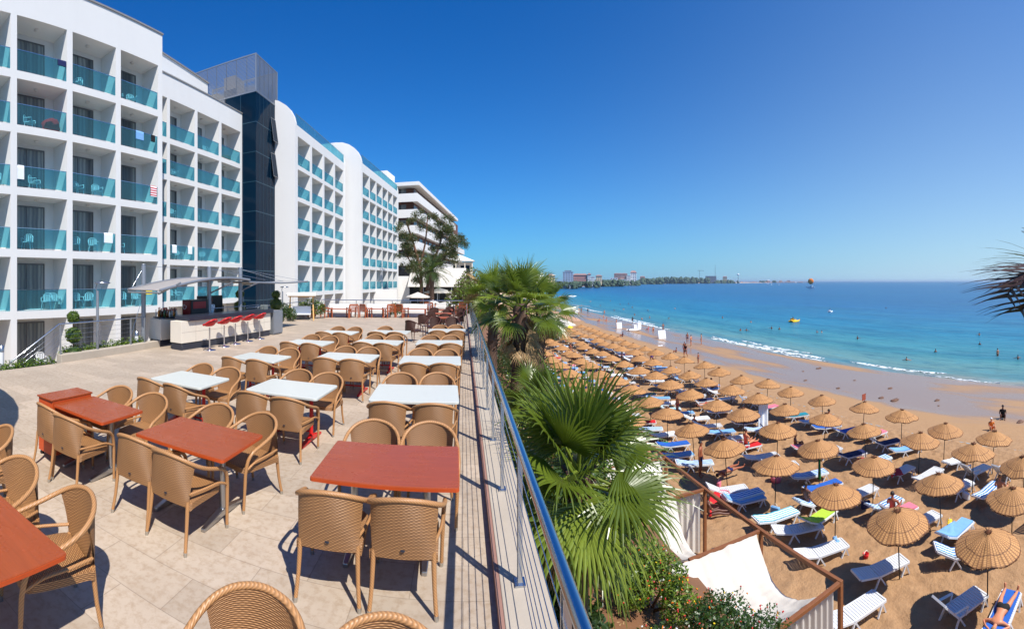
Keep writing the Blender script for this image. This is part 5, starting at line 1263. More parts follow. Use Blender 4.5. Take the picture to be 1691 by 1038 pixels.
# ---------------------------------------------------------------- people
def skin(name, joints, edges, mat_, parent, root=0, sub=1):
    me = bpy.data.meshes.new(name); me.from_pydata([j[0] for j in joints], edges, []); me.materials.append(mat_)
    me.skin_vertices.new() if hasattr(me.skin_vertices, 'new') else None
    o = link(name, me, parent)
    md = o.modifiers.new('skin', 'SKIN'); md.use_smooth_shade = True; md.branch_smoothing = .2
    if not me.skin_vertices: pass
    sv = me.skin_vertices[0].data
    for k, j in enumerate(joints):
        r_ = j[1]; sv[k].radius = r_ if isinstance(r_, tuple) else (r_, r_)
    sv[root].use_root = True
    if sub: s = o.modifiers.new('sub', 'SUBSURF'); s.levels = sub; s.render_levels = sub
    return o
def person(label, pose, skinm='skin', wear='swimblack', top=None, hair='hairdk', cat='person', child=1.0, hat=None):
    """joints: x right, y forward"""
    t = thing('person', label, cat)
    J = {'pel':((0,0,.95),(.15,.10)),'wai':((0,0,1.08),(.125,.09)),'che':((0,0,1.28),(.16,.105)),'sho':((0,-.01,1.42),(.13,.075)),'nec':((0,0,1.50),(.05,.055)),'jaw':((0,.03,1.575),(.058,.07)),'hed':((0,.015,1.66),(.077,.095)),'cro':((0,.0,1.735),(.045,.055))}
    for s, q in ((1,'r'),(-1,'l')):
        J['sh'+q] = ((s*.17,0,1.40),.055); J['el'+q] = ((s*.24,-.02,1.13),.04); J['wr'+q] = ((s*.25,.05,.90),.026); J['ha'+q] = ((s*.25,.08,.82),(.034,.02)); J['fi'+q] = ((s*.245,.10,.75),(.024,.012))
        J['hi'+q] = ((s*.10,0,.88),.09); J['kn'+q] = ((s*.11,.02,.50),.058); J['ca'+q] = ((s*.11,-.02,.34),.055); J['an'+q] = ((s*.11,-.02,.09),.036); J['to'+q] = ((s*.13,.14,.03),(.04,.028))
    if pose == 'walk': 
        J['knr'] = ((.11,.16,.52),.058); J['car'] = ((.11,.13,.34),.055); J['anr'] = ((.11,.2,.09),.036); J['tor'] = ((.13,.36,.04),(.04,.028))
        J['knl'] = ((-.11,-.06,.50),.058); J['cal'] = ((-.11,-.18,.34),.052); J['anl'] = ((-.11,-.3,.12),.036); J['tol'] = ((-.12,-.16,.03),(.04,.028))
        J['elr'] = ((.25,-.12,1.14),.04); J['wrr'] = ((.26,-.1,.92),.026); J['har'] = ((.26,-.07,.85),(.034,.02)); J['fir'] = ((.26,-.04,.78),(.024,.012))
        J['ell'] = ((-.25,.08,1.14),.04); J['wrl'] = ((-.24,.26,.98),.026); J['hal'] = ((-.23,.33,.94),(.034,.02)); J['fil'] = ((-.23,.4,.92),(.024,.012))
    elif pose == 'akimbo':
        for s, q in ((1,'r'),(-1,'l')):
            J['el'+q] = ((s*.38,-.06,1.16),.04); J['wr'+q] = ((s*.24,.06,1.02),.026); J['ha'+q] = ((s*.18,.09,.99),(.034,.02)); J['fi'+q] = ((s*.13,.12,.98),(.024,.012))
    elif pose in ('sit','sitbed'):
        dz = -.82 if pose == 'sit' else -.84
        for k in list(J):
            p, r_ = J[k]; J[k] = ((p[0], p[1]-.0, p[2]+dz), r_)
        for s, q in ((1,'r'),(-1,'l')):
            J['hi'+q] = ((s*.1,.05,.11),.088)
            if pose == 'sit': J['kn'+q] = ((s*.17,.42,.40),.058); J['ca'+q] = ((s*.16,.48,.24),.052); J['an'+q] = ((s*.14,.52,.08),.036); J['to'+q] = ((s*.15,.68,.04),(.04,.028))
            else: J['kn'+q] = ((s*.12,.46,.14),.058); J['ca'+q] = ((s*.12,.62,.08),.052); J['an'+q] = ((s*.12,.88,.05),.036); J['to'+q] = ((s*.14,.95,.15),(.04,.028))
            J['el'+q] = ((s*.24,.10,.36),.04); J['wr'+q] = ((s*.17,.30,.36),.026); J['ha'+q] = ((s*.14,.37,.37),(.034,.02)); J['fi'+q] = ((s*.11,.43,.38),(.024,.012))
    elif pose == 'lie':
        for k in list(J):
            (x, y, z), r_ = J[k]; J[k] = ((x*1.15, z-.95, .11-y*.6), r_[::-1] if isinstance(r_, tuple) and False else r_)
        for s, q in ((1,'r'),(-1,'l')):
            J['kn'+q] = ((s*.16,-.45,.12),.058); J['ca'+q] = ((s*.17,-.62,.08),.055); J['an'+q] = ((s*.18,-.86,.06),.036); J['to'+q] = ((s*.21,-.93,.2),(.04,.028))
            J['el'+q] = ((s*.36,.48,.08),.04); J['wr'+q] = ((s*.22,.70,.14),.026); J['ha'+q] = ((s*.15,.76,.15),(.034,.02)); J['fi'+q] = ((s*.09,.78,.15),(.024,.012))
        for k in list(J):
            (x, y, z), r_ = J[k]; J[k] = ((x, -y, z), r_)   # head towards -y
    elif pose == 'swim':
        for s, q in ((1,'r'),(-1,'l')):
            J['el'+q] = ((s*.40,.06,1.34),.04); J['wr'+q] = ((s*.55,.22,1.30),.026); J['ha'+q] = ((s*.58,.3,1.30),(.034,.02)); J['fi'+q] = ((s*.6,.36,1.3),(.024,.012))
    names_ = list(J); E_ = [('pel','wai'),('wai','che'),('che','sho'),('sho','nec'),('nec','jaw'),('jaw','hed'),('hed','cro')]
    for q in 'rl': E_ += [('sho','sh'+q),('sh'+q,'el'+q),('el'+q,'wr'+q),('wr'+q,'ha'+q),('ha'+q,'fi'+q),('pel','hi'+q),('hi'+q,'kn'+q),('kn'+q,'ca'+q),('ca'+q,'an'+q),('an'+q,'to'+q)]
    # thumbs leave the side of the palm
    for s, q in ((1,'r'),(-1,'l')):
        h = Vector(J['ha'+q][0]); w_ = Vector(J['wr'+q][0]); J['th'+q] = (tuple(h + Vector((-s*.035,.02,0))), .011); E_.append(('ha'+q,'th'+q))
    names_ = list(J); ix = {n_: k for k, n_ in enumerate(names_)}
    body = skin('body', [J[n_] for n_ in names_], [(ix[a], ix[b_]) for a, b_ in E_], M[skinm], t, ix['pel'])
    g = 1.16
    def gr(n_, k=g, add=.006): r_ = J[n_][1]; r_ = r_ if isinstance(r_, tuple) else (r_, r_); return (r_[0]*k+add, r_[1]*k+add)
    mid = lambda a, b_, f: tuple(Vector(J[a][0]).lerp(Vector(J[b_][0]), f))
    js = [(J['pel'][0], gr('pel', 1.06)), (J['wai'][0], gr('wai', 1.0, .004))]; ed = [(0,1)]
    for q in 'rl': js += [(J['hi'+q][0], gr('hi'+q, 1.1)), (mid('hi'+q,'kn'+q,.45), (.085,.085))]; n0 = len(js); ed += [(0,n0-2),(n0-2,n0-1)]
    js[1] = (mid('pel','wai',.7), js[1][1])
    skin('swimwear', js, ed, M[wear], t)
    if top:
        js = [(J['che'][0], gr('che', 1.08)), (J['wai'][0], gr('wai', 1.12)), (J['sho'][0], gr('sho', 1.05))]; ed = [(0,1),(0,2)]
        for q in 'rl': js += [(J['sh'+q][0], gr('sh'+q, 1.25)), (mid('sh'+q,'el'+q,.55), (.058,.058))]; n0 = len(js); ed += [(2,n0-2),(n0-2,n0-1)]
        skin('shirt', js, ed, M[top], t)
    hc = Vector(J['hed'][0]); cr = Vector(J['cro'][0]); up = (cr-hc).normalized(); bkd = Vector((0,-.03,0)) if pose != 'lie' else Vector((0,0,-.02))
    hb = MB()
    hb.grid(lambda u, v: hc + bkd + Matrix(((1,0,0),(0,1,0),(0,0,1))) @ (Vector((math.cos(2*PI*u)*math.sin(v*1.75)*.086, math.sin(2*PI*u)*math.sin(v*1.75)*.100, math.cos(v*1.75)*.10)) if pose != 'lie' else Vector((math.cos(2*PI*u)*math.sin(v*1.75)*.086, -math.cos(v*1.75)*.10, math.sin(2*PI*u)*math.sin(v*1.75)*.095))), 14, 6)
    part('hair' if not hat else 'hat', hb, M[hat or hair], t)
    if pose != 'lie':
        for s in (-1,1): part('eye', MB().blob(hc + Vector((s*.03,.088,-.005)), .011, 6, 0), M['dark'], t); part('ear', MB().blob(hc + Vector((s*.082,0,-.02)), .02, 6, 0), M[skinm], t)
        part('nose', MB().blob(hc + Vector((0,.105,-.03)), .016, 6, 0), M[skinm], t); part('mouth', MB().box(-.022,.022,.095,.103,-.072,-.064, 0, Matrix.Translation(hc)), M['red'], t)
    return t
PR = {}
def put(pose, loc, rz, label, skinm='skin', wear='swimblack', top=None, hair='hairdk', s=1.0, hat=None, group=None):
    k = (pose, skinm, wear, top, hair, hat)
    if k not in PR: PR[k] = person('x', *k[:5], hat=hat)
    o = place(PR[k], loc, rz, label, group, s)
    return o
def ground(px, py, z0=-7.7):
    p = at(px, py, z0)
    for _ in range(4): p = at(px, py, max(-8.25, sz(p.x, p.y)))
    return p
H_ = ground(1135,565)
ppl = [ # pose, px, py(feet), rz, label, skin, wear, top, scale
 ('stand',1135,566,2.5,'person in dark trunks, left of the pair beyond the white board','skintan','navy',None,1),
 ('akimbo',1141,571,.6,'person in black shorts with hands on hips in the beach pair','skin','swimblack',None,1),
 ('stand',1158,569,1.2,'person in black shorts standing alone right of the beach pair','skin','swimblack',None,1.02),
 ('walk',1132,590,2.0,'person in black swimwear walking toward the parasols on wet sand','skintan','swimblack','swimblack',1.05),
 ('stand',1130,584,2.2,'person walking just behind the black swimwear figure','skintan','red',None,.95),
 ('stand',1153,600,.5,'child standing alone at the edge of the wet sand','skintan','navy',None,.75),
 ('sit',1117,582,1.3,'child sitting on the wet sand left of the walkers','skintan','navy',None,.8),
 ('stand',1076,601,2.6,'person in purple wrap between the sea-line parasols','skintan','purple','purple',1),
 ('akimbo',1095,547,.2,'person standing bare backed behind the leaning white board','skintan','navy',None,1),
 ('stand',1018,541,1.4,'person in red shorts beside the white beached boards','skin','red',None,1.1),
 ('stand',1044.5,534,0,'person in black standing by the surf line','skindk','swimblack','swimblack',1),
 ('sit',1028.5,556,1.5,'person in navy sitting left of the beached pedal boats','skintan','navy','navy',1),
 ('stand',931,518,.4,'leftmost person standing at the far surf, dark skinned','skindk','red',None,1),
 ('walk',939,520,1.0,'person in pink walking at the far surf','skin','pink','pink',1.05),
 ('stand',947.5,520,2.0,'person in navy near the far volleyball net','skin','navy',None,1.05),
 ('akimbo',956,517,.5,'person in white shorts under the far net','skin','towelwhite',None,1),
 ('stand',960,516,.5,'second person in dark wear under the far net','skintan','swimblack',None,.95),
 ('akimbo',970.7,518,.1,'person in black at the right end of the net','skindk','swimblack','swimblack',1.05),
 ('sit',990,531,1.0,'person sitting in the shallow surf, left of two','skin','red',None,1),
 ('stand',997,528,1.0,'person bending at the shallow surf beside the seated bather','skin','navy',None,.9),
 ('sit',1002,530,1.6,'person sitting in the surf, right of two','skin','pink',None,1),
 ('sit',1071,545,1.0,'person sitting on the wet sand at the waterline in pink','skin','pink','pink',1),
 ('sit',1079,546,2.6,'person sitting at the waterline right of the pink bather','skin','navy',None,1),
 ('sit',1637,709,2.2,'kneeling child in orange and white hat on the dry sand','skin','orange','orange',.85),
 ('sit',1656,690,1.9,'person sitting dark against the wet sand at far right','skindk','swimblack','swimblack',1.05),
]
for (po, px, py, rz, lb, sk, we, tp, s) in ppl:
    put(po, ground(px, py), rz, lb, sk, we, tp, s=s, hat='towelwhite' if 'hat' in lb else None)
sw = [(1222.8,546,'left of two bathers in mid water'),(1232.7,546,'right of two bathers in mid water'),(1240,532,'farther out above the mid-water pair'),(1274,543,'left of two off the second breaker'),(1287,544,'right of two off the second breaker'),(1104.8,526,'dark, above the leaning board'),(1070,513,'far out above the beached boats'),(1072.5,525,'closer in above the beached boats'),(1060,527,'beside the surf above the boats'),(1014,513,'left, in the crowded far shallows'),(1044,508,'with a ring in the far shallows'),(1030,511,'middle of the far shallows'),(998,517,'wading nearest the far net'),(991,505,'pink, left in the far shallows'),(1024,503,'white capped in the far water'),(1037.7,502,'right of the white cap'),(1193,525,'alone between mid and far water'),(1349,549,'left of two below the yellow pedal boat'),(1357,549,'right of two below the yellow pedal boat'),(1416,560,'alone right of the yellow pedal boat pair'),(1545,581,'right middle water, head only'),(1497,595,'near shallow water with pale ring'),(1647.5,588,'nearest bather at right, waist deep'),(1617,554,'farther of two at the right'),(1618,569,'closer of two at the right'),(1681,593,'at the right border swimming'),(1463,509,'farthest swimmer alone'),(942,512,'left end of the far shallows'),(960,505,'just beyond the net'),(975,498,'far out past the net'),(1008,497,'tiny, far out'),(1115,510,'alone in open far water'),(1048,520,'near the surf, left of the boats')]
for k, (px, py, d) in enumerate(sw):
    p = at(px, py, -8.2); deep = .62 if 'waist' in d or 'wading' in d else random.uniform(1.1,1.28)
    p.z = -8.2 - deep
    put('swim' if k % 2 else 'stand', p, random.uniform(0,6.28), 'bather in the sea, ' + d, random.choice(['skin','skintan','skintan']), 'swimblack' if k % 3 else 'red')
# people on loungers
put('lie', (11.35,3.95,sz(11.35,3.95)+.37), R(90)+.02-PI, 'person in black shorts lying on a blue lounger at bottom right', 'skin', 'swimblack', hair='hairlt', s=1.02)
x, y = 12.9, 12.6; put('sitbed', (12.75,12.75,sz(x,y)+.30), -1.3, 'tanned person sitting upright on a lounger behind the near parasol', 'skindk', 'navy')
put_lounger(13.0,12.6,-.1,28,'stripe','under the tanned person sitting upright')
put('sitbed', (14.3,9.5,sz(14,9)+.36), -1.25, 'person in navy reading on a lounger with a pink towel', 'skintan', 'navy')
put_lounger(14.45,9.4,-.25,48,'pink','with the navy clad reader and pink towel')
put('sitbed', (17.5,6.2,sz(17,6)+.36), -1.5, 'grey haired person on a blue lounger at right', 'skin', 'blue', hair='hairlt')
put('lie', (11.9,17.1,sz(12,17)+.37), R(-80), 'person lying in half shade under the fourth-line parasol', 'skintan', 'navy')
put('sitbed', (9.3,14.8,sz(9,14.8)+.0), -1.9, 'tanned person sitting among the palm fronds beyond the cabanas', 'skindk', 'red')
put('walk', (12.3,36.5,sz(12,36)), 2.2, 'person in orange walking in the crowded parasol lines', 'skintan', 'orange', 'orange')
put('stand', onbar(-.95,2.55,.0), R(-98), 'barman in a white shirt and dark tie behind the bar', 'skindk', 'swimblack', 'towelwhite')
put('sit', pol(519,28.3,0.0), 2.9, 'child sitting on the paving right of the garden swing', 'skin', 'red', 'pink', s=.9)
put('stand', pol(709,44,-1.4), 1.2, 'person standing below the date palm among white parasols', 'skintan', 'navy', 'ltblue')
put('stand', pol(719,40,-1.4), 2.2, 'person in white below the date palm', 'skin', 'blue', 'towelwhite')
put('stand', pol(651,36,-1.4), 1.2, 'person in red passing beyond the end railing', 'skintan', 'navy', 'red')

# ---------------------------------------------------------------- things on the water and sand
def pedal(px, py, z, rz, m, lb, sc_=1, name='pedal_boat'):
    p = at(px, py, z); t = thing(name, lb, 'pedal boat', p, rz); t.scale = (sc_,)*3
    hb = MB()
    for s in (-1,1):
        hb.tube([(-1.5,s*.6,.25),(-1.2,s*.6,.15),(0,s*.6,.12),(1.2,s*.6,.18),(1.9,s*.6,.5)], [.12,.24,.26,.22,.05], 10)
    part('hull', hb, m, t); part('deck', MB().box(-1.1,1.0,-.6,.6,.3,.4), m, t, bevel=.03)
    part('seat', MB().box(-.7,-.2,-.55,-.05,.4,.55).box(-.7,-.2,.05,.55,.4,.55).box(-.85,-.7,-.55,.55,.4,.95), m, t, bevel=.03)
    part('paddle_housing', MB().lathe([(0,-.15),(.35,-.15),(.35,.15),(0,.15)], 14, (-1.1,0,.4)), m, t)
    return t
yel = plain('yellow_gelcoat', (244,192,20), .25); wht = plain('white_gelcoat', (236,238,240), .25)
pedal(1311,531,-8.2,.2, yel, 'yellow pedal boat with a rider out on the blue water', 1.0)
p = at(1311,531,-8.2); put('sitbed', (p.x-.3,p.y,-7.72), -1.2, 'person riding the yellow pedal boat', 'skindk', 'navy', 'navy')
pedal(1371,515,-8.2,.5, wht, 'white pedal boat farther out right of the yellow one', .8)
p = at(1371,515,-8.2); put('sitbed', (p.x,p.y,-7.8), 1.2, 'person riding the white pedal boat', 'skindk', 'navy', 'ltblue')
def panel(px, py, w_, h, rz, tilt, lb):
    p = ground(px, py); t = thing('white_board', lb, 'board', p, rz)
    mt = Matrix.Rotation(-tilt, 4, 'X'); part('board', MB().box(-w_/2,w_/2,-.02,.02,.0,h,0,mt), wht, t, bevel=.01); part('frame', MB().box(-w_/2,w_/2,.021,.05,h*.45,h*.5,0,mt).bar((0,.05,h*.6),(0,.6,0),.04), M['alu'], t)
panel(1094,559,1.5,1.5,.1,.2,'square white board leaning on the sand below a standing bather')
panel(1023,542,1.3,1.3,.2,.15,'white board standing on the wet sand beside the red shorts')
p = ground(1047,546)
t = thing('beached_boat', 'white pedal boat stood on wet sand with its seats upright', 'boat', p, .2)
part('hull', MB().tube([(-1.6,-.5,.25),(0,-.5,.2),(1.4,-.5,.3)], [.1,.24,.08], 8).tube([(-1.6,.5,.25),(0,.5,.2),(1.4,.5,.3)], [.1,.24,.08], 8), wht, t); part('deck', MB().box(-1.2,1.1,-.5,.5,.35,.45), wht, t); part('seat', MB().box(-.3,.3,-.5,.5,.45,1.3).box(.6,1.5,-.5,.5,.45,1.7), wht, t, bevel=.05)
panel(1091,571,.9,.2,.1,1.2,'flat white board lying on the wet strip')
# parasail boat and canopy
p = at(1339,475,-8.2); t = thing('speedboat', 'white speedboat beneath the orange parasail', 'boat', p, 2.2); t.scale = (1.9,)*3
part('hull', MB().add([(-3,-1,.8),(3,-.9,.9),(4.6,0,1.1),(3,.9,.9),(-3,1,.8),(-2.8,-.6,-.1),(3,-.3,-.1),(3,.3,-.1),(-2.8,.6,-.1)], [(0,1,2,3,4),(0,5,6,1),(1,6,2),(6,7,2),(7,3,2),(7,8,4,3),(5,8,7,6),(0,4,8,5)]), wht, t); part('windscreen', MB().box(.4,.5,-.8,.8,1.15,1.5), M['darkglass'], t); part('cabin', MB().box(-1.6,.38,-.85,.85,.82,2.0), wht, t)
q = Vector((p.x*.995, p.y*.995, HC-.2)); t = thing('parasail', 'round orange parasail canopy with dark rim just above the boat', 'parasail', q)
def ps(u, v): a = 2*PI*u; r_ = 6.2*math.sin(v*PI/2*1.0)*.72; return Vector((r_*math.cos(a), -2.2*math.cos(v*PI/2), r_*math.sin(a)))
mt = Matrix.Rotation(-math.atan2(p.x,p.y), 4, 'Z'); o = part('canopy', MB().grid(ps, 24, 8), M['orange'], t); o.rotation_euler = (0,0,-math.atan2(p.x,p.y))
def ps2(u, v): a = 2*PI*u; r_ = 4.47+.0*v; return Vector(((r_+.05)*math.cos(a), -.05+.8*v, (r_+.05)*math.sin(a) - .3*v))
o = part('dark_rim', MB().grid(ps2, 24, 1), M['navy'], t); o.rotation_euler = (0,0,-math.atan2(p.x,p.y)); o = part('centre_disc', MB().grid(lambda u, v: Vector((1.6*v*math.cos(2*PI*u)-.6, -2.3, 1.6*v*math.sin(2*PI*u)+.5)), 16, 1), plain('amber_cloth', (244,150,60), .8), t); o.rotation_euler = (0,0,-math.atan2(p.x,p.y))
part('line', MB().tube([(0,0,-3),(0,.5,-10.0)], .03, 4), M['dark'], t)
for k, (px, py, l_) in enumerate([(1274,470.5,'left of two tiny white boats near the headland'),(1286,470.5,'right of two tiny white boats near the headland'),(1268,470.2,'white motorboat under the low point of the headland')]):
    p = at(px, py, -8.2); t = thing('motor_boat', l_, 'boat', p, 1.2); part('hull', MB().add([(-4,-1.2,1),(3,-1.2,1),(6,0,1.3),(3,1.2,1),(-4,1.2,1),(-3.6,-.6,-.2),(4,0,-.2),(-3.6,.6,-.2)], [(0,1,2,3,4),(0,5,6,2,1),(7,4,3,2,6),(5,7,6),(0,4,7,5)]), wht, t); part('cabin', MB().box(-2,1.2,-.8,.8,1,2.4), wht, t)

rq = random.Random(21)
for (cx, i, x, y) in rq.sample([u for u in UB if 19 < u[3] < 60 and u[0] > 11], 20):
    po = rq.choice(['lie','sitbed','sitbed','sit','stand']); dx = rq.uniform(-.9,-.2); dy = rq.choice([-1.5,1.5]) if po in ('sit','stand') else rq.choice([-.72,.72])
    z = sz(x+dx, y+dy) + (.37 if po in ('lie','sitbed') else 0)
    put(po, (x+dx, y+dy, z), -1.4 if po == 'sitbed' else (R(90)-PI if po == 'lie' else rq.uniform(0,6)), 'person %s by the %s' % ({'lie':'lying flat on a lounger','sitbed':'sitting on a lounger','sit':'sitting on the sand','stand':'standing'}[po], ll(i, cx)), rq.choice(['skin','skintan','skintan','skindk']), rq.choice(['navy','red','swimblack','teal']))
bagc = ['navy','red','ltblue','yellow','green','towelwhite','pink','orange']; bn = {'navy':'navy','red':'red','ltblue':'pale blue','yellow':'yellow','green':'green','towelwhite':'white','pink':'pink','orange':'orange'}
BG = {}
for c in bagc:
    t = thing('tote_bag', 'x', 'bag'); part('body', MB().box(-.2,.2,-.08,.08,0,.3), M[c], t, bevel=.04); part('handle', MB().tube([(.1*math.cos(a), 0, .3+.12*math.sin(a)) for a in [PI*q/8 for q in range(9)]], .01, 5), M['cream'], t); BG[c] = t
for n0, (cx, i, x, y) in enumerate([(14.8,2,14.9,10.9),(17.6,3,18.0,13.6),(11.7,2,11.9,10.4),(14.8,4,14.8,16.9),(20.4,3,21.1,16.2),(17.6,1,17.8,7.6),(11.7,4,11.5,16.6),(14.8,6,14.8,22.6),(17.6,5,17.6,19.3),(20.4,5,20.7,22.2),(11.7,3,11.8,13.6),(14.8,1,14.8,7.6),(11.7,6,11.4,22.5),(17.6,8,17.5,28.0),(14.8,9,14.9,31.5),(20.4,8,20.4,30.6)]):
    c = bagc[n0 % 8]; xx = x + rq.uniform(-.5,.4); yy = y + rq.uniform(-.3,.3)
    place(BG[c], (xx, yy, sz(xx,yy)), rq.uniform(0,3), '%s beach bag on the sand by the %s' % (bn[c], ll(i, cx)), 'beach bags left between the loungers')
t = thing('swim_line', 'white float line stretched across the far shallows', 'float line', at(945,504,-8.15)); p2 = at(974,506,-8.15) - at(945,504,-8.15)
part('rope', MB().tube([(0,0,.12), tuple(p2*.5+Vector((0,0,.1))), tuple(p2)], .12, 6), M['plastic'], t)
for k, (px, py, l_, c_) in enumerate([(945,490,'long white boat hull moored in the far shallows','w'),(929,491,'small pinkish boat left of the white hull','p')]):
    p = at(px, py, -8.2); t = thing('moored_boat', l_, 'boat', p, .3); part('hull', MB().tube([(-3,0,.2),(-1.5,0,.3),(1.5,0,.3),(3.4,0,.5)], [.3,.6,.6,.1], 8), wht if c_ == 'w' else M['pink'], t); part('deck', MB().box(-1.6,1.4,-.4,.4,.75,.95), wht, t)
t = thing('white_parasol', 'big white canvas parasol among the far beach parasols', 'parasol', pol(926,72,-7.2)); part('canopy', MB().lathe([(0,3.6),(2.6,2.3),(2.6,2.15),(0,3.4)], 4, sm=False), M['canvas'], t); part('pole', MB().tube([(0,0,0),(0,0,3.5)], .04), M['galv'], t)
t = thing('yellow_parasol', 'small yellow parasol right of the big white one', 'parasol', pol(938,71,-7.2)); part('canopy', MB().lathe([(0,2.5),(.9,2.0),(0,2.3)], 8, sm=False), M['yellow'], t); part('pole', MB().tube([(0,0,0),(0,0,2.4)], .03), M['galv'], t)
fc = [plain('faded_thatch', (168,132,108), .9, var=.3)]; n_ = 0
for row, X in enumerate((20.5,17.4,14.3,11.4)):
    for k in range(9):
        y = 80 + k*5.2 + row*1.5; n_ += 1
        t = None
        if n_ == 1:
            FP = thing('faded_parasol', 'x', 'parasol'); part('canopy', MB().lathe([(0,2.75),(.8,2.55),(1.75,2.05),(1.75,1.98),(0,2.6)], 14), fc[0], FP); part('pole', MB().tube([(0,0,0),(0,0,2.6)], .03, 6), M['black'], FP)
        place(FP, (X, y, -7.15), 0, 'faded brown parasol far along the beach, %s in its line, %s line from the sea' % (ORD[k+1], ORD[row+1]), 'faded parasols farther along the beach')
# seaweed lumps on the wet sand
for k, (px, py, s, l_) in enumerate([(1352,608,.5,'largest dark clump, alone near the water'),(1326,613,.22,'small clump left of the largest one'),(1470,641,.35,'clump on the middle of the wet strip'),(1477,661,.6,'broad clump where dry sand meets wet'),(1455,657,.4,'clump just left of the broad one'),(1330,628,.3,'long streak under the largest clump'),(1384,641,.3,'streak at the dry edge'),(1547,661,.4,'pale lump right of centre'),(1685,697,.5,'clump at the right border'),(1411,628,.22,'small clump between two sand islands'),(1156,602,.35,'lump by the lone child'),(1550,670,.15,'tiny dot on the wet strip at right')]):
    p = ground(px, py); tag(part('seaweed_clump', MB().blob((0,0,.02), s*.55, 12, .35, seed=k, sq=(1.5,.8,.25)).blob((s*.6,.1,.02), s*.3, 10, .4, seed=k+20, sq=(1.5,.8,.3)), M['bark'], loc=p), 'seaweed on the wet sand, ' + l_, 'seaweed', 'seaweed clumps')

# ---------------------------------------------------------------- far shore
rn = random.Random(5); FWN = plain('far_window', (120,124,134), .4)
def farb(px, y_top, y_bot, w_px, r, name, label, wall, roof=None, floors=5, d=25, group=None):
    t_ = rad(px); k = r/720.0; w_ = w_px*k; h = (y_bot-y_top)*k; zb_ = HC - (y_bot-464)*k
    t = thing(name, label, 'building', (r*math.sin(t_), r*math.cos(t_), zb_), -t_)
    part('wall', MB().box(-w_/2, w_/2, 0, d, -6, h), wall, t)
    wb = MB(); fh = h/floors
    nn = max(3, int(w_/ (fh*1.3)))
    for i in range(floors):
        for j in range(nn): wb.box(-w_/2+w_*(j+.2)/nn, -w_/2+w_*(j+.8)/nn, -.3, -.01, fh*(i+.35), fh*(i+.8))
    tag(part('window', wb, FWN, t), kind='stuff')
    if roof: part('roof', MB().add([(-w_/2-1,-1,h+.02),(w_/2+1,-1,h+.02),(w_/2+1,d+1,h+.02),(-w_/2-1,d+1,h+.02),(-w_/2+3,d*.4,h+h*.22),(w_/2-3,d*.4,h+h*.22)], [(0,1,5,4),(1,2,5),(2,3,4,5),(3,0,4),(3,2,1,0)]), roof, t)
    else: part('roof', MB().box(-w_/2-.5,w_/2+.5,-.5,d+.5,h+.01,h+fh*.2), wall, t)
    return t
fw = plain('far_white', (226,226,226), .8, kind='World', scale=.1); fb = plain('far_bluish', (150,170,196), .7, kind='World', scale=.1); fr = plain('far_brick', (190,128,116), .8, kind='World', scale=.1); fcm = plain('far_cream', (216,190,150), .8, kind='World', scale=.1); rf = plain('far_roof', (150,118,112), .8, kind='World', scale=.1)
farb(909,455,470,14,560,'far_building','cream low building at the left end of the far shore',fcm,rf,3)
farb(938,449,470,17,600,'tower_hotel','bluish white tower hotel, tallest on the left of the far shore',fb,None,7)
farb(938,446.5,449,10,606,'roof_pavilion','dark roof storey on top of the bluish tower hotel',fw,rf,1)
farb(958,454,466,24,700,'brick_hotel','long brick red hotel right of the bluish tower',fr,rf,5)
farb(973,453,466,5,698,'far_building','white end block of the brick red hotel',fw,rf,5)
farb(979,457,466,6,760,'far_building','small white house between the brick hotel and the cream house',fw,None,3)
farb(989,455.5,465,10,800,'far_building','cream house with pointed gable right of the brick hotel',fcm,rf,4)
farb(1014,459,464.5,12,1000,'far_building','low white hall among trees in the middle of the shore',fw,None,2)
farb(1025,452,458,22,1050,'far_building','long low building with grey roof behind the white hall',rf,rf,3)
farb(1038,455,466,7,1040,'far_building','white castle-like hotel, left turret',fw,None,5)
farb(1046,450,466,10,1045,'far_building','white castle-like hotel, tall middle block with red roof',fw,rf,6)
farb(1029,461,465,8,1030,'far_building','small white hall left of the castle-like hotel',fw,None,2)
farb(1061,457,463,8,1500,'far_building','reddish house at the start of the tree belt',fr,rf,3)
farb(1092,461,464,6,1700,'far_building','white house in the tree belt',fw,None,2)
farb(1174,456,464.5,18,2000,'far_building','grey concrete block on the headland left of the mast',plain('far_grey', (120,116,124), .8),None,4)
farb(1197,457,462,7,2100,'far_building','white and orange house on the headland',fcm,rf,3)
farb(1289,463,465.2,5,3000,'far_building','tiny white house, left of two at the headland tip',fw,rf,1)
farb(1302,463,465.2,6,3000,'far_building','tiny white house, right of two at the headland tip',fw,rf,1)
farb(1269,463,466.3,5,2900,'far_building','tiny red and white building at the water near the tip',fr,fw,1)
def mastp(px, r, top, label, name, wd=.5):
    k = r/720; h = (470-top)*k; t_ = rad(px); t = thing(name, label, 'tower', (r*math.sin(t_), r*math.cos(t_), HC-6*k)); part('mast', MB().tube([(0,0,0),(0,0,h)], [wd, wd*.5], 6), M['frame'], t); return t, h, k
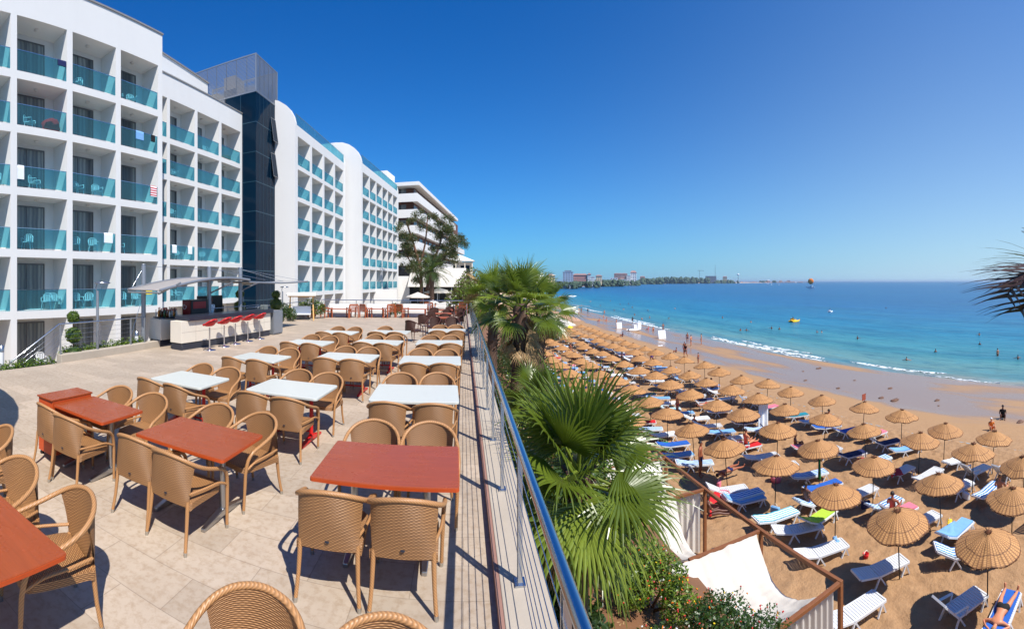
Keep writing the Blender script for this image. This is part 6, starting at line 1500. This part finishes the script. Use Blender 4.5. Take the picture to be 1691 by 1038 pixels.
mastp(1181,2050,437,'thin tall radio mast on the headland','radio_mast',.9)
t, h, k = mastp(1155,2000,446,'tower crane standing behind the headland trees','tower_crane',1.0); t['category'] = 'crane'; part('jib', MB().box(-10,24,-.6,.6,h-2,h-.6), M['frame'], t)
t, h, k = mastp(1219,2150,454,'water tower with white tank on the headland','water_tower',1.6); part('tank', MB().lathe([(0,h-2),(5,h-1),(6,h+4),(3,h+7),(0,h+7)], 10), fw, t)
fx = plain('far_tree_green', (62,82,64), .9, kind='World', scale=.05, var=.5); mb = MB(); 
def fartree(px, r, ytop, w_px, n, seed):
    k = r/720
    for _ in range(n):
        p_ = px + rn.uniform(-w_px/2, w_px/2); rr = r*rn.uniform(.98,1.06); q = pol(p_, rr); top = HC + (464-ytop-1.3)*k*rn.uniform(.5,1.05); s = rn.uniform(1.5,3.4)*k
        s = min(s, 7); lo = HC - 7*k
        z = top - s
        mb.blob((q.x,q.y,z), s, 8, .35, seed=rn.random()*50, sq=(1,1,1.1)); mb.blob((q.x+rn.uniform(-s,s),q.y-s*.3,z-s*.9), s*1.05, 8, .35, seed=rn.random()*50)
        mb.blob((q.x+rn.uniform(-s,s),q.y-s*.5,z-s*2.0), s*1.1, 7, .35, seed=rn.random()*50)
fartree(925,590,464,60,55,1); fartree(965,690,463,50,40,1); fartree(1000,850,460,60,60,2); fartree(1035,1010,462,40,26,3); fartree(1075,1480,458,36,40,4); fartree(1115,1750,456,60,70,5); fartree(1150,1900,457,40,40,6); fartree(1180,2040,461,60,40,7); fartree(1205,2100,462,30,14,7); fartree(1262,2850,462,14,14,8); fartree(1277,2850,462,6,6,8)
struct('far_trees', mb, fx, 'stuff')
rk = MB()
for k in range(120):
    px = rn.uniform(1195,1338); r = 2600 + (px-1195)*3.5; q = pol(px, r); rk.blob((q.x,q.y,-6.5), rn.uniform(3,8), 6, .4, seed=k, sq=(1.6,1.2,.4 + .35*rn.random()))
struct('headland_rocks', rk, plain('rock_brown', (128,96,88), .9, kind='World', scale=.05), 'stuff')
